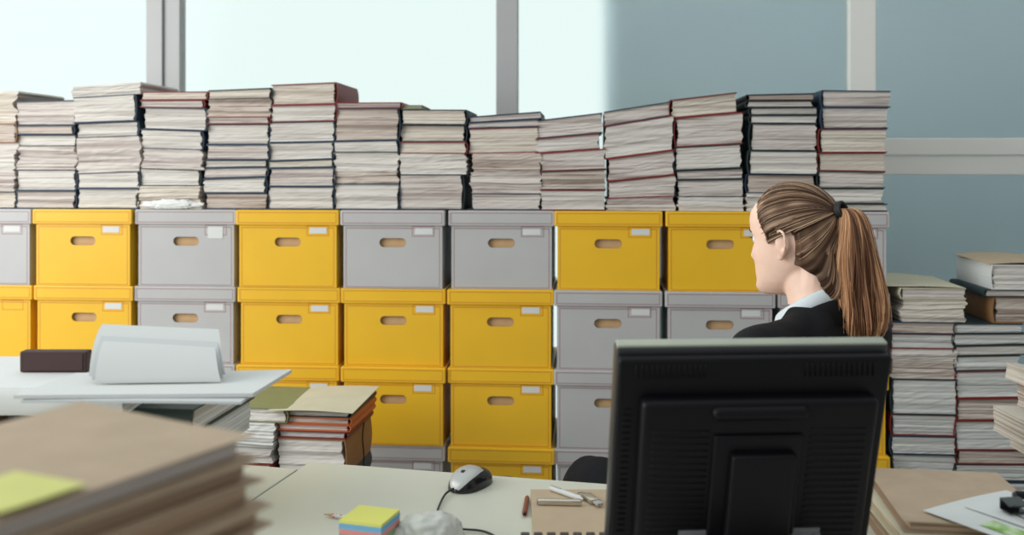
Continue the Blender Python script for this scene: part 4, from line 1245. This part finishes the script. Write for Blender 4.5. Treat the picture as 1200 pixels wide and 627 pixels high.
for s, dr in (('L', (.25,.80,-.55)), ('R', (-.15,.97,-.12))):
    bm = bmesh.new(); a = Vector(J['an'+s]); d = Vector(dr).normalized(); dn = Vector((0,0,-1)) if s == 'R' else Vector((.1,.5,-.85)).normalized()
    add_tube(bm, [a-d*.045+dn*.035, a+d*.02+dn*.042, a+d*.10+dn*.055, a+d*.17+dn*.063, a+d*.20+dn*.066], [(.032,.036),(.036,.040),(.042,.030),(.034,.020),(.014,.010)], 18, flat=d.cross(dn))
    obj('shoe', bm, M['shoe'], per, True)
# --- chair under her
ch = thing('office_chair', 'black swivel office chair under the seated woman', 'chair')
put(ch, px_+fwd[0]*.05, pd_+fwd[1]*.05, 0, PSI)
bm = bmesh.new(); add_box(bm, (0,.12,.415), (.48,.50,.07), .028, seg=4); angle_smooth(obj('seat', bm, M['trousers'], ch))
bm = bmesh.new()
for v in add_box(bm, (0,0,.60), (.40,.045,.20), .02, seg=4): v.co.y += -.20-.03*(1-(v.co.x/.21)**2)-.08*(v.co.z-.5)
angle_smooth(obj('backrest', bm, M['trousers'], ch))
bm = bmesh.new(); add_tube(bm, smooth_path([(0,-.05,.38),(0,-.22,.39),(0,-.262,.45),(0,-.262,.62)], 16), (.022), 12); angle_smooth(obj('back_bar', bm, M['black'], ch))
bm = bmesh.new(); add_lathe(bm, [(.03,.09),(.03,.22),(.018,.22),(.018,.385),(.001,.385)], 20, (0,.08,0)); angle_smooth(obj('gas_column', bm, M['steel'], ch))
bm = bmesh.new(); add_lathe(bm, [(.001,.075),(.05,.075),(.045,.12),(.001,.12)], 20, (0,.08,0)); angle_smooth(obj('base_hub', bm, M['black'], ch))
for k in range(5):
    a = 2*PI*k/5+.3
    bm = bmesh.new(); add_tube(bm, [(.03*math.cos(a),.08+.03*math.sin(a),.095),(.29*math.cos(a),.08+.29*math.sin(a),.068)], [(.022,.018),(.016,.012)], 10); arm = obj('base_arm', bm, M['black'], ch, True)
    bm = bmesh.new(); add_tube(bm, [(.29*math.cos(a)-.018*math.sin(a),.08+.29*math.sin(a)+.018*math.cos(a),.026),(.29*math.cos(a)+.018*math.sin(a),.08+.29*math.sin(a)-.018*math.cos(a),.026)], .0255, 16); obj('caster', bm, M['rubber'], arm, True)

# ================================================================== LIGHT AND CAMERA
w = bpy.data.worlds.new('daylight'); bpy.context.scene.world = w; w.use_nodes = True
nt = w.node_tree; bg = nt.nodes['Background']
tc = N(nt, 'ShaderNodeTexCoord')
dp = N(nt, 'ShaderNodeVectorMath', operation='DOT_PRODUCT'); dp.inputs[1].default_value = Vector((-.70,.45,.60)).normalized()
nt.links.new(tc.outputs['Generated'], dp.inputs[0])
fx = N(nt, 'ShaderNodeMapRange'); fx.interpolation_type = 'SMOOTHSTEP'; fx.inputs[1].default_value = -.40; fx.inputs[2].default_value = .42; nt.links.new(dp.outputs['Value'], fx.inputs[0])
nt.links.new(mix_col(nt, fx.outputs[0], (.34,.34,.335), (.90,.985,.965)), bg.inputs['Color'])
bg.inputs['Strength'].default_value = 1.02
l = bpy.data.lights.new('window_daylight', 'AREA'); l.shape = 'RECTANGLE'; l.size = 2.2; l.size_y = 2.0; l.energy = 88; l.color = (1, .985, .95)
lo = bpy.data.objects.new('window_daylight', l); C.objects.link(lo)
lo.location = (-3.4, 1.2, 2.0); lo.rotation_euler = (Vector((-.4, 3.1, .9))-Vector(lo.location)).to_track_quat('-Z', 'Y').to_euler()

cam = bpy.data.cameras.new('camera'); co = bpy.data.objects.new('camera', cam); C.objects.link(co)
co.location = (0, 0, CAM_Z); co.rotation_euler = (PI/2, 0, TH)
cam.sensor_width = 36; cam.lens = F/1200*36
cam.shift_y = -(313.5-195)/1200
cam.dof.use_dof = True; cam.dof.focus_distance = 2.25; cam.dof.aperture_fstop = 2.8; cam.dof.aperture_blades = 8
sc = bpy.context.scene
sc.camera = co
sc.view_settings.view_transform = 'Standard'; sc.view_settings.look = 'None'
sc.view_settings.exposure = 0.0; sc.view_settings.gamma = 1.0; sc.view_settings.use_curve_mapping = False
